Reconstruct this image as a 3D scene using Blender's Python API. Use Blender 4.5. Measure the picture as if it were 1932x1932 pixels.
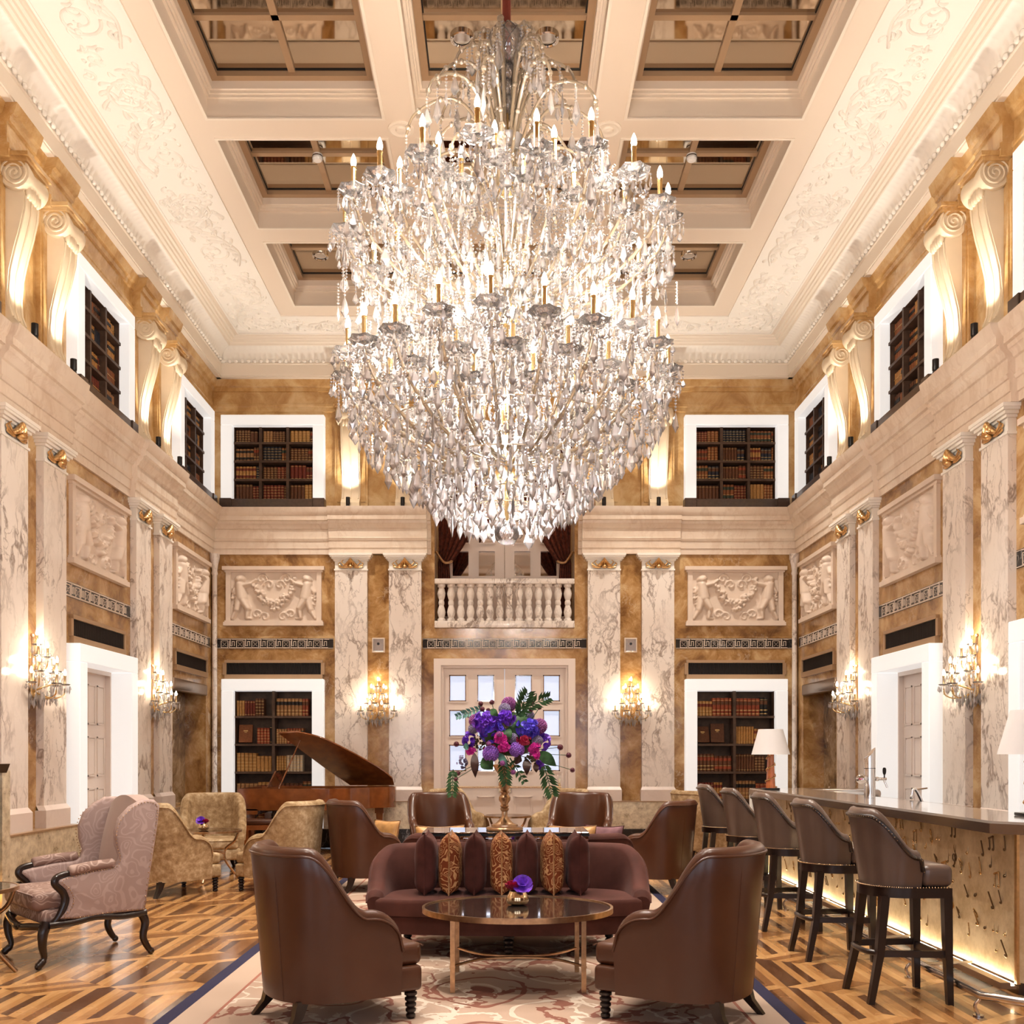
import bpy, bmesh, math, random
from mathutils import Vector, Matrix
R = math.radians
PI = math.pi
random.seed(7)
for o in list(bpy.data.objects):
    bpy.data.objects.remove(o, do_unlink=True)
SC = bpy.context.scene
COL = SC.collection

# ------------------------------------------------------------------ camera, world, exposure, assumed daylight
F, CX, CY, EYE = 1880.0, 952.0, 1424.0, 1.5      # focal length (px of 1932), vanishing point, eye height
cam_d = bpy.data.cameras.new('camera')
cam = bpy.data.objects.new('camera', cam_d); COL.objects.link(cam)
cam.location = (0, 0, EYE); cam.rotation_euler = (PI / 2, 0, 0)
cam_d.sensor_width = 36; cam_d.lens = 36 * F / 1932
cam_d.shift_x = (966 - CX) / 1932; cam_d.shift_y = (CY - 966) / 1932
cam_d.clip_start = .05; cam_d.clip_end = 200
SC.camera = cam
SC.view_settings.view_transform = 'Standard'
SC.view_settings.look = 'None'
SC.view_settings.gamma = 1
SC.view_settings.use_curve_mapping = False
SC.view_settings.exposure = 0.36
w = bpy.data.worlds.new('world'); SC.world = w; w.use_nodes = True
w.node_tree.nodes['Background'].inputs[0].default_value = (.75, .85, 1, 1)
w.node_tree.nodes['Background'].inputs[1].default_value = 0.6
cy = SC.cycles
cy.max_bounces = 5; cy.diffuse_bounces = 3; cy.glossy_bounces = 2; cy.transmission_bounces = 3
cy.transparent_max_bounces = 16; cy.sample_clamp_indirect = 4.0; cy.caustics_reflective = False; cy.caustics_refractive = False
cy.use_denoising = True; cy.use_adaptive_sampling = True; cy.adaptive_threshold = .2; cy.adaptive_min_samples = 20; cy.use_light_tree = True

W, D, YF = 4.786, 16.3, -1.3          # half width, back wall, wall behind the camera
ZC = 8.15                             # ceiling plane
WARM = (1, .80, .58)
def lamp(kind, name, loc, power, col=WARM, size=.1, aim=None, spot=None, blend=.5, parent=None):
    d = bpy.data.lights.new(name, kind); o = bpy.data.objects.new(name, d); COL.objects.link(o)
    o.location = loc; d.energy = power; d.color = col
    if kind == 'AREA':
        if isinstance(size, tuple): d.shape = 'RECTANGLE'; d.size, d.size_y = size
        else: d.size = size
    else: d.shadow_soft_size = size
    if kind == 'SPOT': d.spot_size = R(spot or 60); d.spot_blend = blend
    if aim is not None:
        o.rotation_euler = (Vector(aim) - Vector(loc)).to_track_quat('-Z', 'Y').to_euler()
    if parent: o.parent = parent
    return o
# assumed daylight: area lamps inside assumed, unseen windows of the wall behind the camera
for wx in (-3.0, 0.0, 3.0):
    lamp('AREA', 'window_daylight', (wx, YF + .02, 2.2), 40, (.80, .86, 1.0), (1.5, 2.8), aim=(wx, 10, 1.6))
# recessed downlights of the ceiling coffers; those nearer the camera are added, without fixtures
DOWN = [(-.42, 9.8), (.42, 9.8), (-2.6, 14.07), (2.6, 14.07), (-2.2, 7.5), (2.2, 7.5), (-.42, 5.3), (.42, 5.3), (-2.2, 3.2), (2.2, 3.2)]
for (x, y) in DOWN:
    lamp('SPOT', 'downlight_beam', (x, y, 8.40), 760 if y > 6 else 430, (1, .90, .79), .08, aim=(x, y, 0), spot=88, blend=.8)

# ------------------------------------------------------------------ pixel helpers (photo pixels to metres at a depth)
def PX(x, Y): return (x - CX) * Y / F
def PZ(y, Y): return EYE - (y - CY) * Y / F

# ------------------------------------------------------------------ mesh helper
class MB:
    def __init__(s): s.v = []; s.f = []; s.m = []; s.mi = 0
    def add(s, vs, fs, mi=None):
        b = len(s.v); s.v += [tuple(p) for p in vs]
        s.f += [tuple(i + b for i in f) for f in fs]; s.m += [s.mi if mi is None else mi] * len(fs)
        return s
    def box(s, a, b, mi=None):
        x0, y0, z0 = a; x1, y1, z1 = b
        return s.add([(x0,y0,z0),(x1,y0,z0),(x1,y1,z0),(x0,y1,z0),(x0,y0,z1),(x1,y0,z1),(x1,y1,z1),(x0,y1,z1)],
              [(0,3,2,1),(4,5,6,7),(0,1,5,4),(1,2,6,5),(2,3,7,6),(3,0,4,7)], mi)
    def rbox(s, a, b, r=.02, seg=2, mi=None, M=None):
        bm = bmesh.new(); bmesh.ops.create_cube(bm, size=1)
        for v in bm.verts:
            v.co = Vector([a[i] + (v.co[i] + .5) * (b[i] - a[i]) for i in range(3)])
        bmesh.ops.bevel(bm, geom=bm.edges[:], offset=r, segments=seg, profile=.5, affect='EDGES')
        if M is not None: bm.transform(M)
        bm.verts.index_update()
        s.add([v.co[:] for v in bm.verts], [[v.index for v in f.verts] for f in bm.faces], mi); bm.free(); return s
    def prism(s, poly, vec, mi=None):
        n = len(poly); vec = Vector(vec)
        vs = [Vector(p) for p in poly]; vs += [p + vec for p in vs]
        fs = [tuple(reversed(range(n))), tuple(range(n, 2 * n))] + [(i, (i + 1) % n, (i + 1) % n + n, i + n) for i in range(n)]
        return s.add(vs, fs, mi)
    def lathe(s, prof, n=16, c=(0, 0, 0), mi=None, M=None, cap=True):
        vs = []; fs = []; k = len(prof)
        for j in range(n):
            a = 2 * PI * j / n; ca, sa = math.cos(a), math.sin(a)
            for (r, z) in prof:
                p = Vector((r * ca, r * sa, z))
                if M is not None: p = M @ p
                vs.append(p + Vector(c))
        for j in range(n):
            j2 = (j + 1) % n
            for i in range(k - 1): fs.append((j*k+i, j2*k+i, j2*k+i+1, j*k+i+1))
        if cap:
            if prof[0][0] > 1e-5: fs.append(tuple(reversed([j*k for j in range(n)])))
            if prof[-1][0] > 1e-5: fs.append(tuple(j*k+k-1 for j in range(n)))
        return s.add(vs, fs, mi)
    def sphere(s, c, r, n=12, m=8, mi=None, M=None):
        if not isinstance(r, (tuple, list)): r = (r, r, r)
        vs = [(0, 0, -1)]; fs = []
        for i in range(1, m):
            t = -PI / 2 + PI * i / m
            for j in range(n):
                a = 2 * PI * j / n; vs.append((math.cos(t)*math.cos(a), math.cos(t)*math.sin(a), math.sin(t)))
        vs.append((0, 0, 1)); top = len(vs) - 1
        for j in range(n): fs.append((0, 1 + (j+1) % n, 1 + j))
        for i in range(m - 2):
            for j in range(n):
                a = 1 + i*n + j; b = 1 + i*n + (j+1) % n; fs.append((a, b, b + n, a + n))
        for j in range(n): fs.append((top, 1 + (m-2)*n + j, 1 + (m-2)*n + (j+1) % n))
        out = []
        for p in vs:
            q = Vector((p[0]*r[0], p[1]*r[1], p[2]*r[2]))
            if M is not None: q = M @ q
            out.append(q + Vector(c))
        return s.add(out, fs, mi)
    def tube(s, pts, r, n=8, mi=None, closed=False, flat=None):
        pts = [Vector(p) for p in pts]; k = len(pts)
        rs = r if isinstance(r, (list, tuple)) else [r] * k
        vs = []; fs = []; up = None
        for i, p in enumerate(pts):
            if closed: t = pts[(i+1) % k] - pts[i-1]
            else: t = pts[min(i+1, k-1)] - pts[max(i-1, 0)]
            if t.length < 1e-9: t = Vector((0, 0, 1))
            t.normalize()
            if up is None:
                up = Vector((0, 0, 1)) if abs(t.z) < .9 else Vector((1, 0, 0))
            u = up - t * up.dot(t)
            if u.length < 1e-6: u = t.orthogonal()
            u.normalize(); up = u; v = t.cross(u)
            for j in range(n):
                a = 2 * PI * j / n
                q = u * math.cos(a) * rs[i] + v * math.sin(a) * rs[i]
                if flat is not None: q = Vector((q.x*flat[0], q.y*flat[1], q.z*flat[2]))
                vs.append(p + q)
        for i in range(k if closed else k - 1):
            i2 = (i + 1) % k
            for j in range(n): fs.append((i*n+j, i*n+(j+1) % n, i2*n+(j+1) % n, i2*n+j))
        if not closed: fs += [tuple(reversed(range(n))), tuple((k-1)*n + j for j in range(n))]
        return s.add(vs, fs, mi)
    def grid(s, fn, nu, nv, mi=None, cu=False, cv=False):
        vs = [fn(i, j) for i in range(nu) for j in range(nv)]; fs = []
        for i in range(nu if cu else nu - 1):
            for j in range(nv if cv else nv - 1):
                i2 = (i+1) % nu; j2 = (j+1) % nv
                fs.append((i*nv+j, i2*nv+j, i2*nv+j2, i*nv+j2))
        return s.add(vs, fs, mi)
    def merge(s, o, M=None, mi=None):
        vs = o.v if M is None else [M @ Vector(p) for p in o.v]
        b = len(s.v); s.v += [tuple(p) for p in vs]; s.f += [tuple(i + b for i in f) for f in o.f]
        s.m += o.m if mi is None else [mi] * len(o.f); return s
    def data(s, name, mats, smooth=35):
        me = bpy.data.meshes.new(name); me.from_pydata(s.v, [], s.f)
        if not isinstance(mats, (list, tuple)): mats = [mats]
        for m in mats: me.materials.append(MT[m] if isinstance(m, str) else m)
        if len(mats) > 1: me.polygons.foreach_set('material_index', s.m)
        if smooth:
            me.polygons.foreach_set('use_smooth', [True] * len(me.polygons)); me.set_sharp_from_angle(angle=R(smooth))
        me.update(); return me
    def build(s, name, mats, parent=None, smooth=35, kind=None):
        return put(name, s.data(name, mats, smooth), parent, kind=kind)
def put(name, me, parent=None, loc=None, rz=None, kind=None, scale=None):
    o = bpy.data.objects.new(name, me); COL.objects.link(o)
    if parent is not None: o.parent = parent
    if loc is not None: o.location = loc
    if rz is not None: o.rotation_euler = (0, 0, rz)
    if scale is not None: o.scale = scale
    if kind: o['kind'] = kind
    return o
def tag(o, label=None, cat=None, group=None, kind=None):
    if label: o['label'] = label
    if cat: o['category'] = cat
    if group: o['group'] = group
    if kind: o['kind'] = kind
    return o
def thing(name, label, cat, loc=(0, 0, 0), rz=0, group=None):
    return tag(put(name, None, None, loc, rz), label, cat, group)
def struct(name, loc=(0, 0, 0), rz=0): return tag(put(name, None, None, loc, rz), kind='structure')
def copy_tree(o, parent=None, loc=None, rz=None, label=None):
    c = o.copy(); COL.objects.link(c)
    if parent is not None: c.parent = parent
    if loc is not None: c.location = loc
    if rz is not None: c.rotation_euler = (0, 0, rz)
    if label: c['label'] = label
    for ch in list(o.children): copy_tree(ch, c)
    return c
def face(dx, dy): return math.atan2(dy, dx) - PI / 2          # rotation that turns local +y towards (dx, dy)
def lerp(a, b, t): return a + (b - a) * t
def smooth01(t): t = max(0, min(1, t)); return t * t * (3 - 2 * t)
def bez(p, n=12):                                            # Catmull-Rom through points
    p = [Vector(q) for q in p]; out = []
    for i in range(len(p) - 1):
        a, b, c, d = p[max(i-1, 0)], p[i], p[i+1], p[min(i+2, len(p)-1)]
        for k in range(n):
            t = k / n; out.append(.5*((2*b)+(c-a)*t+(2*a-5*b+4*c-d)*t*t+(3*b-a-3*c+d)*t**3))
    out.append(p[-1]); return out
ORD = ['first','second','third','fourth','fifth','sixth','seventh','eighth','ninth','tenth','eleventh','twelfth','thirteenth','fourteenth','fifteenth','sixteenth','seventeenth','eighteenth']
# ------------------------------------------------------------------ materials
MT = {}
def nd(nt, t, ins=None, **at):
    n = nt.nodes.new(t)
    for k, v in at.items(): setattr(n, k, v)
    for k, v in (ins or {}).items():
        if hasattr(v, 'is_output'): nt.links.new(v, n.inputs[k])
        elif isinstance(v, bpy.types.Node): nt.links.new(v.outputs[0], n.inputs[k])
        else: n.inputs[k].default_value = v
    return n
def base(name):
    m = bpy.data.materials.new(name); m.use_nodes = True; MT[name] = m
    nt = m.node_tree; return m, nt, nt.nodes['Principled BSDF']
def c4(c): return (c[0], c[1], c[2], 1)
def ramp(nt, fac, stops, interp='LINEAR'):
    n = nd(nt, 'ShaderNodeValToRGB', {0: fac}); cr = n.color_ramp; cr.interpolation = interp
    while len(cr.elements) < len(stops): cr.elements.new(.5)
    for e, (p, c) in zip(cr.elements, stops): e.position = p; e.color = c4(c) if not isinstance(c, (int, float)) else (c, c, c, 1)
    return n
def math_(nt, op, a, b=None, clamp=False):
    ins = {0: a}
    if b is not None: ins[1] = b
    return nd(nt, 'ShaderNodeMath', ins, operation=op, use_clamp=clamp)
def noise(nt, vec, scale, detail=3, rough=.5, dist=0):
    return nd(nt, 'ShaderNodeTexNoise', {'Vector': vec, 'Scale': scale, 'Detail': detail, 'Roughness': rough, 'Distortion': dist})
def pos(nt, local=False):
    if local: return nd(nt, 'ShaderNodeTexCoord').outputs['Object']
    return nd(nt, 'ShaderNodeNewGeometry').outputs['Position']
def bump(nt, b, h, strength=.2, dist=.01):
    n = nd(nt, 'ShaderNodeBump', {'Height': h, 'Strength': strength, 'Distance': dist}); nt.links.new(n.outputs[0], b.inputs['Normal'])
def plain(name, col, rough=.5, metal=0, var=0, vs=8, bmp=0, bs=60, coat=0, sheen=0, trans=0, spec=None):
    m, nt, b = base(name)
    b.inputs['Base Color'].default_value = c4(col); b.inputs['Roughness'].default_value = rough; b.inputs['Metallic'].default_value = metal
    b.inputs['Coat Weight'].default_value = coat; b.inputs['Coat Roughness'].default_value = .08
    b.inputs['Sheen Weight'].default_value = sheen * .45; b.inputs['Sheen Roughness'].default_value = .4; b.inputs['Sheen Tint'].default_value = c4([min(1, .25 + 2.2*c) for c in col])
    b.inputs['Transmission Weight'].default_value = trans
    if spec is not None: b.inputs['Specular IOR Level'].default_value = spec
    if var:
        n = noise(nt, pos(nt), vs, 4)
        r = ramp(nt, n.outputs[0], [(.3, [c*(1-var) for c in col]), (.7, [min(1, c*(1+var)) for c in col])])
        nt.links.new(r.outputs[0], b.inputs['Base Color'])
    if bmp: bump(nt, b, noise(nt, pos(nt), bs, 3).outputs[0], bmp, .004)
    return m
def emit(name, col, s):
    m, nt, b = base(name)
    b.inputs['Base Color'].default_value = c4((.6, .6, .6)); b.inputs['Emission Color'].default_value = c4(col); b.inputs['Emission Strength'].default_value = s
    return m
def vein(nt, p, rot, sc, scale, width, warp=.5, wscale=1.3):
    wn = noise(nt, p, wscale, 4)
    d = nd(nt, 'ShaderNodeVectorMath', {0: wn.outputs[1], 1: (.5, .5, .5)}, operation='SUBTRACT')
    d = nd(nt, 'ShaderNodeVectorMath', {0: d, 'Scale': warp}, operation='SCALE')
    q = nd(nt, 'ShaderNodeVectorMath', {0: p, 1: d}, operation='ADD')
    mp = nd(nt, 'ShaderNodeMapping', {'Vector': q, 'Rotation': rot, 'Scale': sc})
    n = noise(nt, mp.outputs[0], scale, 5, .55)
    a = math_(nt, 'ABSOLUTE', math_(nt, 'SUBTRACT', n.outputs[0], .5))
    return nd(nt, 'ShaderNodeMapRange', {0: a, 1: 0.0, 2: width, 3: 1.0, 4: 0.0}).outputs[0]
def marble(name, c0, c1, cv, rough=.16, scale=1.5, width=.03, amt=.75):
    m, nt, b = base(name); p = pos(nt)
    cl = ramp(nt, noise(nt, p, 1.2, 3).outputs[0], [(.35, c0), (.65, c1)])
    v1 = vein(nt, p, (R(35), R(38), 0), (2.0, 2.0, .6), scale, width, .45, 1.8)
    v2 = vein(nt, p, (R(30), R(30), R(10)), (2.0, 2.0, .7), scale * 2.2, width * .6, .3, 2.6)
    msk = ramp(nt, noise(nt, p, 1.3, 2).outputs[0], [(.36, .15), (.56, 1.0)])
    v = math_(nt, 'MULTIPLY', math_(nt, 'MAXIMUM', v1, math_(nt, 'MULTIPLY', v2, .7)), msk.outputs[0])
    v = math_(nt, 'MULTIPLY', v, amt, True)
    mx = nd(nt, 'ShaderNodeMix', {0: v, 6: cl.outputs[0], 7: c4(cv)}, data_type='RGBA')
    nt.links.new(mx.outputs[2], b.inputs['Base Color']); b.inputs['Roughness'].default_value = rough
    return m
def ochre(name, cols, rough=.15, fleck=.6):
    m, nt, b = base(name); p = pos(nt)
    wn = noise(nt, p, 1.0, 3)
    d = nd(nt, 'ShaderNodeVectorMath', {0: wn.outputs[1], 'Scale': 1.2}, operation='SCALE')
    q = nd(nt, 'ShaderNodeVectorMath', {0: p, 1: d}, operation='ADD')
    n = noise(nt, q.outputs[0], 2.0, 9, .68)
    cl = ramp(nt, n.outputs[0], [(.36, cols[0]), (.45, cols[1]), (.53, cols[2]), (.63, cols[3])])
    v = vein(nt, p, (R(30), R(50), 0), (1, 1, 1), 3.5, .022, .9, 2.2)
    vo = nd(nt, 'ShaderNodeTexVoronoi', {'Vector': q.outputs[0], 'Scale': 3.2, 'Randomness': 1.0})
    fl = ramp(nt, vo.outputs[0], [(.10, 1.0), (.17, 0.0)])
    mk = ramp(nt, noise(nt, p, 1.6, 2).outputs[0], [(.52, 0.0), (.6, 1.0)])
    a = math_(nt, 'MULTIPLY', math_(nt, 'MAXIMUM', math_(nt, 'MULTIPLY', v, .55), fl.outputs[0]), mk.outputs[0])
    a = math_(nt, 'MULTIPLY', a, fleck, True)
    mx = nd(nt, 'ShaderNodeMix', {0: a, 6: cl.outputs[0], 7: c4((.72, .58, .42))}, data_type='RGBA')
    nt.links.new(mx.outputs[2], b.inputs['Base Color']); b.inputs['Roughness'].default_value = rough
    return m
marble('white_marble', (.78, .68, .60), (.84, .76, .69), (.22, .15, .115), .14, 1.5, .032, .85)
marble('cream_marble', (.74, .60, .48), (.80, .68, .56), (.62, .46, .34), .22, 1.2, .05, .6)
marble('plinth_marble', (.70, .58, .51), (.76, .64, .57), (.6, .47, .4), .3, 1.0, .02, .3)
marble('black_marble', (.012, .010, .010), (.02, .017, .016), (.45, .42, .4), .12, 1.1, .006, .7)
ochre('ochre_marble', [(.18, .08, .026), (.32, .165, .056), (.44, .245, .095), (.60, .40, .20)])
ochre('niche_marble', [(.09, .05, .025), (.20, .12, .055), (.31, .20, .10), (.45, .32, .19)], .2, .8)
ochre('upper_marble', [(.42, .22, .075), (.52, .30, .11), (.60, .375, .16), (.68, .47, .24)], .2, .35)
plain('console_stone', (.74, .60, .42), .45, var=.08, vs=2.5)
plain('plaster', (.82, .72, .60), .55)
plain('plaster_white', (.88, .82, .74), .5)
plain('relief_stone', (.74, .60, .49), .5, var=.04, vs=6)
plain('beam_paint', (.78, .655, .53), .4)
plain('gold', (.72, .45, .20), .28, 1, var=.15, vs=30)
plain('brass', (.80, .60, .36), .18, 1)
plain('candle_gold', (.95, .72, .36), .22, 1)
plain('antique_brass', (.52, .34, .20), .3, 1, var=.2, vs=25)
plain('bronze', (.28, .20, .145), .3, .8)
plain('bronze_frame', (.42, .27, .155), .35, .35)
plain('counter_top', (.50, .43, .38), .10, .35, coat=.6)
plain('steel', (.62, .58, .55), .2, 1)
plain('counter_metal', (.36, .29, .24), .22, 1)
plain('black_metal', (.015, .013, .012), .35, .5)
plain('dark_wood', (.055, .030, .020), .3, var=.25, vs=20, coat=.3)
plain('shelf_wood', (.085, .050, .034), .42, var=.25, vs=9, spec=.15)
plain('leg_wood', (.014, .006, .004), .28, coat=.15)
plain('grille_dark', (.018, .012, .010), .5, spec=.15)
plain('door_paint', (.78, .66, .58), .4)
plain('white_satin', (.85, .83, .81), .35)
plain('velvet_plum', (.078, .027, .020), .75, var=.3, vs=5, sheen=.6, bmp=.1, spec=.15)
plain('velvet_cushion', (.070, .022, .018), .75, var=.3, vs=8, sheen=.5, bmp=.2, bs=25, spec=.15)
plain('mauve_velvet', (.20, .10, .11), .75, var=.2, vs=14, sheen=.5, spec=.15)
plain('orange_silk', (.50, .26, .09), .35, var=.15, vs=20)
plain('curtain_velvet', (.085, .020, .010), .7, var=.6, vs=22, sheen=.4, spec=.15)
plain('piano_wood', (.21, .062, .016), .14, var=.30, vs=6, coat=1)
plain('amber_glass', (.55, .14, .03), .08, var=.2, vs=20, coat=1)
plain('red_rope', (.20, .028, .015), .7, bmp=.5, bs=40)
plain('nickel_dark', (.10, .075, .06), .3, .8)
plain('chrome', (.8, .8, .8), .06, 1)
plain('white_plastic', (.8, .76, .72), .4)
plain('lamp_shade', (.70, .67, .66), .8, spec=.15)
plain('leaf_green', (.035, .085, .030), .4, var=.4, vs=20, spec=.15)
plain('leaf_teal', (.12, .28, .22), .4, var=.3, vs=20, spec=.15)
plain('leaf_brown', (.055, .025, .018), .4, var=.3, vs=15, spec=.15)
plain('stem_brown', (.06, .04, .02), .5)
plain('petal_violet', (0.176, 0.041, 0.567), .5, var=.5, vs=35)
plain('petal_blue', (0.101, 0.061, 0.648), .5, var=.4, vs=40)
plain('petal_lilac', (0.351, 0.149, 0.621), .6, var=.45, vs=90)
plain('petal_mauve', (0.297, 0.081, 0.270), .6, var=.45, vs=90)
plain('petal_magenta', (0.743, 0.034, 0.378), .5, var=.3, vs=50)
plain('petal_crimson', (0.405, 0.014, 0.061), .5, var=.3, vs=50)
plain('petal_plum', (0.115, 0.014, 0.030), .6, var=.4, vs=80)
plain('petal_grey', (0.270, 0.230, 0.351), .6, var=.4, vs=90)
plain('seed_olive', (.10, .075, .035), .6, var=.5, vs=70)
# leather
def leather(name, c0, c1, rough):
    m, nt, b = base(name); p = pos(nt)
    r = ramp(nt, noise(nt, p, 2.2, 3).outputs[0], [(.3, c0), (.7, c1)])
    nt.links.new(r.outputs[0], b.inputs['Base Color'])
    b.inputs['Roughness'].default_value = rough
    b.inputs['Specular IOR Level'].default_value = .5
leather('leather_brown', (.056, .0165, .0062), (.084, .028, .0115), .30)
leather('leather_stool', (.092, .058, .044), (.132, .086, .066), .28)
# velvet with a light crushed pile and damask
def pile(name, c0, c1, c2, scale=14, sheen=.5):
    m, nt, b = base(name); p = pos(nt)
    n = noise(nt, p, scale, 6, .7); n2 = noise(nt, p, 2.2, 2)
    s = math_(nt, 'ADD', math_(nt, 'MULTIPLY', n.outputs[0], .65), math_(nt, 'MULTIPLY', n2.outputs[0], .35))
    r = ramp(nt, s, [(.36, c0), (.5, c1), (.64, c2)])
    nt.links.new(r.outputs[0], b.inputs['Base Color']); b.inputs['Roughness'].default_value = .7; b.inputs['Specular IOR Level'].default_value = .15
    b.inputs['Sheen Weight'].default_value = sheen * .4; b.inputs['Sheen Roughness'].default_value = .35; b.inputs['Sheen Tint'].default_value = c4(c2)
pile('velvet_gold', (.22, .13, .06), (.38, .255, .135), (.62, .48, .31))
def damask(name, c0, c1, scl=7.0):
    m, nt, b = base(name); p = pos(nt)
    wn = noise(nt, p, 5, 2)
    d = nd(nt, 'ShaderNodeVectorMath', {0: wn.outputs[1], 'Scale': .25}, operation='SCALE')
    q = nd(nt, 'ShaderNodeVectorMath', {0: p, 1: d}, operation='ADD')
    wv = nd(nt, 'ShaderNodeTexVoronoi', {'Vector': q.outputs[0], 'Scale': scl, 'Randomness': .85}, feature='SMOOTH_F1')
    s = math_(nt, 'SINE', math_(nt, 'MULTIPLY', wv.outputs[0], 46))
    r = ramp(nt, s, [(.35, c0), (.75, c1)])
    nt.links.new(r.outputs[0], b.inputs['Base Color']); b.inputs['Roughness'].default_value = .6; b.inputs['Specular IOR Level'].default_value = .2
    b.inputs['Sheen Weight'].default_value = .2; b.inputs['Sheen Roughness'].default_value = .3; b.inputs['Sheen Tint'].default_value = c4(c1)
damask('damask_pink', (.25, .155, .125), (.42, .30, .25))
damask('damask_soft', (.37, .265, .235), (.44, .325, .29))
damask('brocade_copper', (.20, .045, .014), (.62, .34, .15), 15)
plain('plain_pink', (.41, .30, .26), .65, sheen=.5, var=.06, vs=5, spec=.15)
# mercury gold panels
def goldleaf(name, c0, c1, rough, scale, metal=1):
    m, nt, b = base(name); p = pos(nt)
    n = noise(nt, p, scale, 8, .72)
    r = ramp(nt, n.outputs[0], [(.38, c0), (.62, c1)]); nt.links.new(r.outputs[0], b.inputs['Base Color'])
    rr = ramp(nt, n.outputs[0], [(.3, rough - .08), (.7, rough + .1)]); nt.links.new(rr.outputs[0], b.inputs['Roughness'])
    b.inputs['Metallic'].default_value = metal
goldleaf('gold_wainscot', (.56, .46, .31), (.92, .82, .62), .32, 9, .45)
goldleaf('gold_bar', (.58, .42, .22), (.82, .66, .42), .42, 5, .35)
plain('gold_note', (.62, .42, .20), .25, 1)
plain('note_dark', (.16, .10, .05), .3, .9)
# parquet tones
def wood(name, c0, c1):
    m, nt, b = base(name); p = pos(nt)
    mp = nd(nt, 'ShaderNodeMapping', {'Vector': p, 'Scale': (9, 1.2, 1)})
    n = noise(nt, mp.outputs[0], 3, 5, .6, .6)
    r = ramp(nt, n.outputs[0], [(.3, c0), (.7, c1)]); nt.links.new(r.outputs[0], b.inputs['Base Color'])
    rr = ramp(nt, noise(nt, p, 2.5, 3).outputs[0], [(.3, .16), (.7, .30)]); nt.links.new(rr.outputs[0], b.inputs['Roughness'])
    b.inputs['Coat Weight'].default_value = .35; b.inputs['Coat Roughness'].default_value = .12
wood('oak_pale', (.46, .225, .075), (.60, .33, .13))
wood('oak_mid', (.36, .165, .052), (.48, .24, .085))
wood('oak_brown', (.19, .075, .022), (.28, .118, .038))
wood('oak_dark', (.075, .028, .011), (.12, .048, .019))
WOODS = ['oak_pale', 'oak_mid', 'oak_brown', 'oak_dark']
# rug
def rug_mat(name):
    m, nt, b = base(name); p = pos(nt, True)
    wn = noise(nt, p, 1.6, 3)
    d = nd(nt, 'ShaderNodeVectorMath', {0: wn.outputs[1], 1: (.5, .5, .5)}, operation='SUBTRACT')
    d = nd(nt, 'ShaderNodeVectorMath', {0: d, 'Scale': .30}, operation='SCALE')
    q = nd(nt, 'ShaderNodeVectorMath', {0: p, 1: d}, operation='ADD')
    sx = nd(nt, 'ShaderNodeSeparateXYZ', {0: q})
    c1 = math_(nt, 'COSINE', math_(nt, 'MULTIPLY', sx.outputs[0], 2 * PI / .92)); c2 = math_(nt, 'COSINE', math_(nt, 'MULTIPLY', sx.outputs[1], 2 * PI / 1.15))
    s = math_(nt, 'ADD', c1, c2)
    thick = math_(nt, 'MULTIPLY', noise(nt, p, 5, 2).outputs[0], .34)
    def line(c, wd):
        a = math_(nt, 'ABSOLUTE', math_(nt, 'SUBTRACT', s, c))
        return math_(nt, 'LESS_THAN', a, math_(nt, 'MULTIPLY', thick, wd)).outputs[0]
    rust = math_(nt, 'MAXIMUM', line(.45, .55), math_(nt, 'GREATER_THAN', s, 1.86)).outputs[0]
    cream = math_(nt, 'MAXIMUM', line(-.55, .6), line(1.66, .6)).outputs[0]
    vr = vein(nt, p, (0, 0, R(25)), (1, .8, 1), 1.15, .016, .5, 1.5); vc = vein(nt, p, (0, 0, R(-20)), (1, .8, 1), 1.3, .018, .6, 1.9)
    rust = math_(nt, 'MAXIMUM', rust, math_(nt, 'GREATER_THAN', vr, .2)).outputs[0]; cream = math_(nt, 'MAXIMUM', cream, math_(nt, 'GREATER_THAN', vc, .2)).outputs[0]
    bg = ramp(nt, noise(nt, p, 1.1, 3).outputs[0], [(.35, (.40, .275, .20)), (.65, (.47, .335, .25))])
    m1 = nd(nt, 'ShaderNodeMix', {0: cream, 6: bg.outputs[0], 7: c4((.62, .51, .41))}, data_type='RGBA')
    m2 = nd(nt, 'ShaderNodeMix', {0: rust, 6: m1.outputs[2], 7: c4((.23, .085, .055))}, data_type='RGBA')
    nt.links.new(m2.outputs[2], b.inputs['Base Color']); b.inputs['Roughness'].default_value = .9
    bump(nt, b, noise(nt, p, 300, 2).outputs[0], .3, .004)
rug_mat('rug_field')
plain('rug_beige', (.46, .335, .25), .9, bmp=.3, bs=300)
plain('rug_navy', (.012, .010, .042), .9, bmp=.3, bs=300)
plain('rug_rust', (.32, .12, .08), .9)
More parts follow.
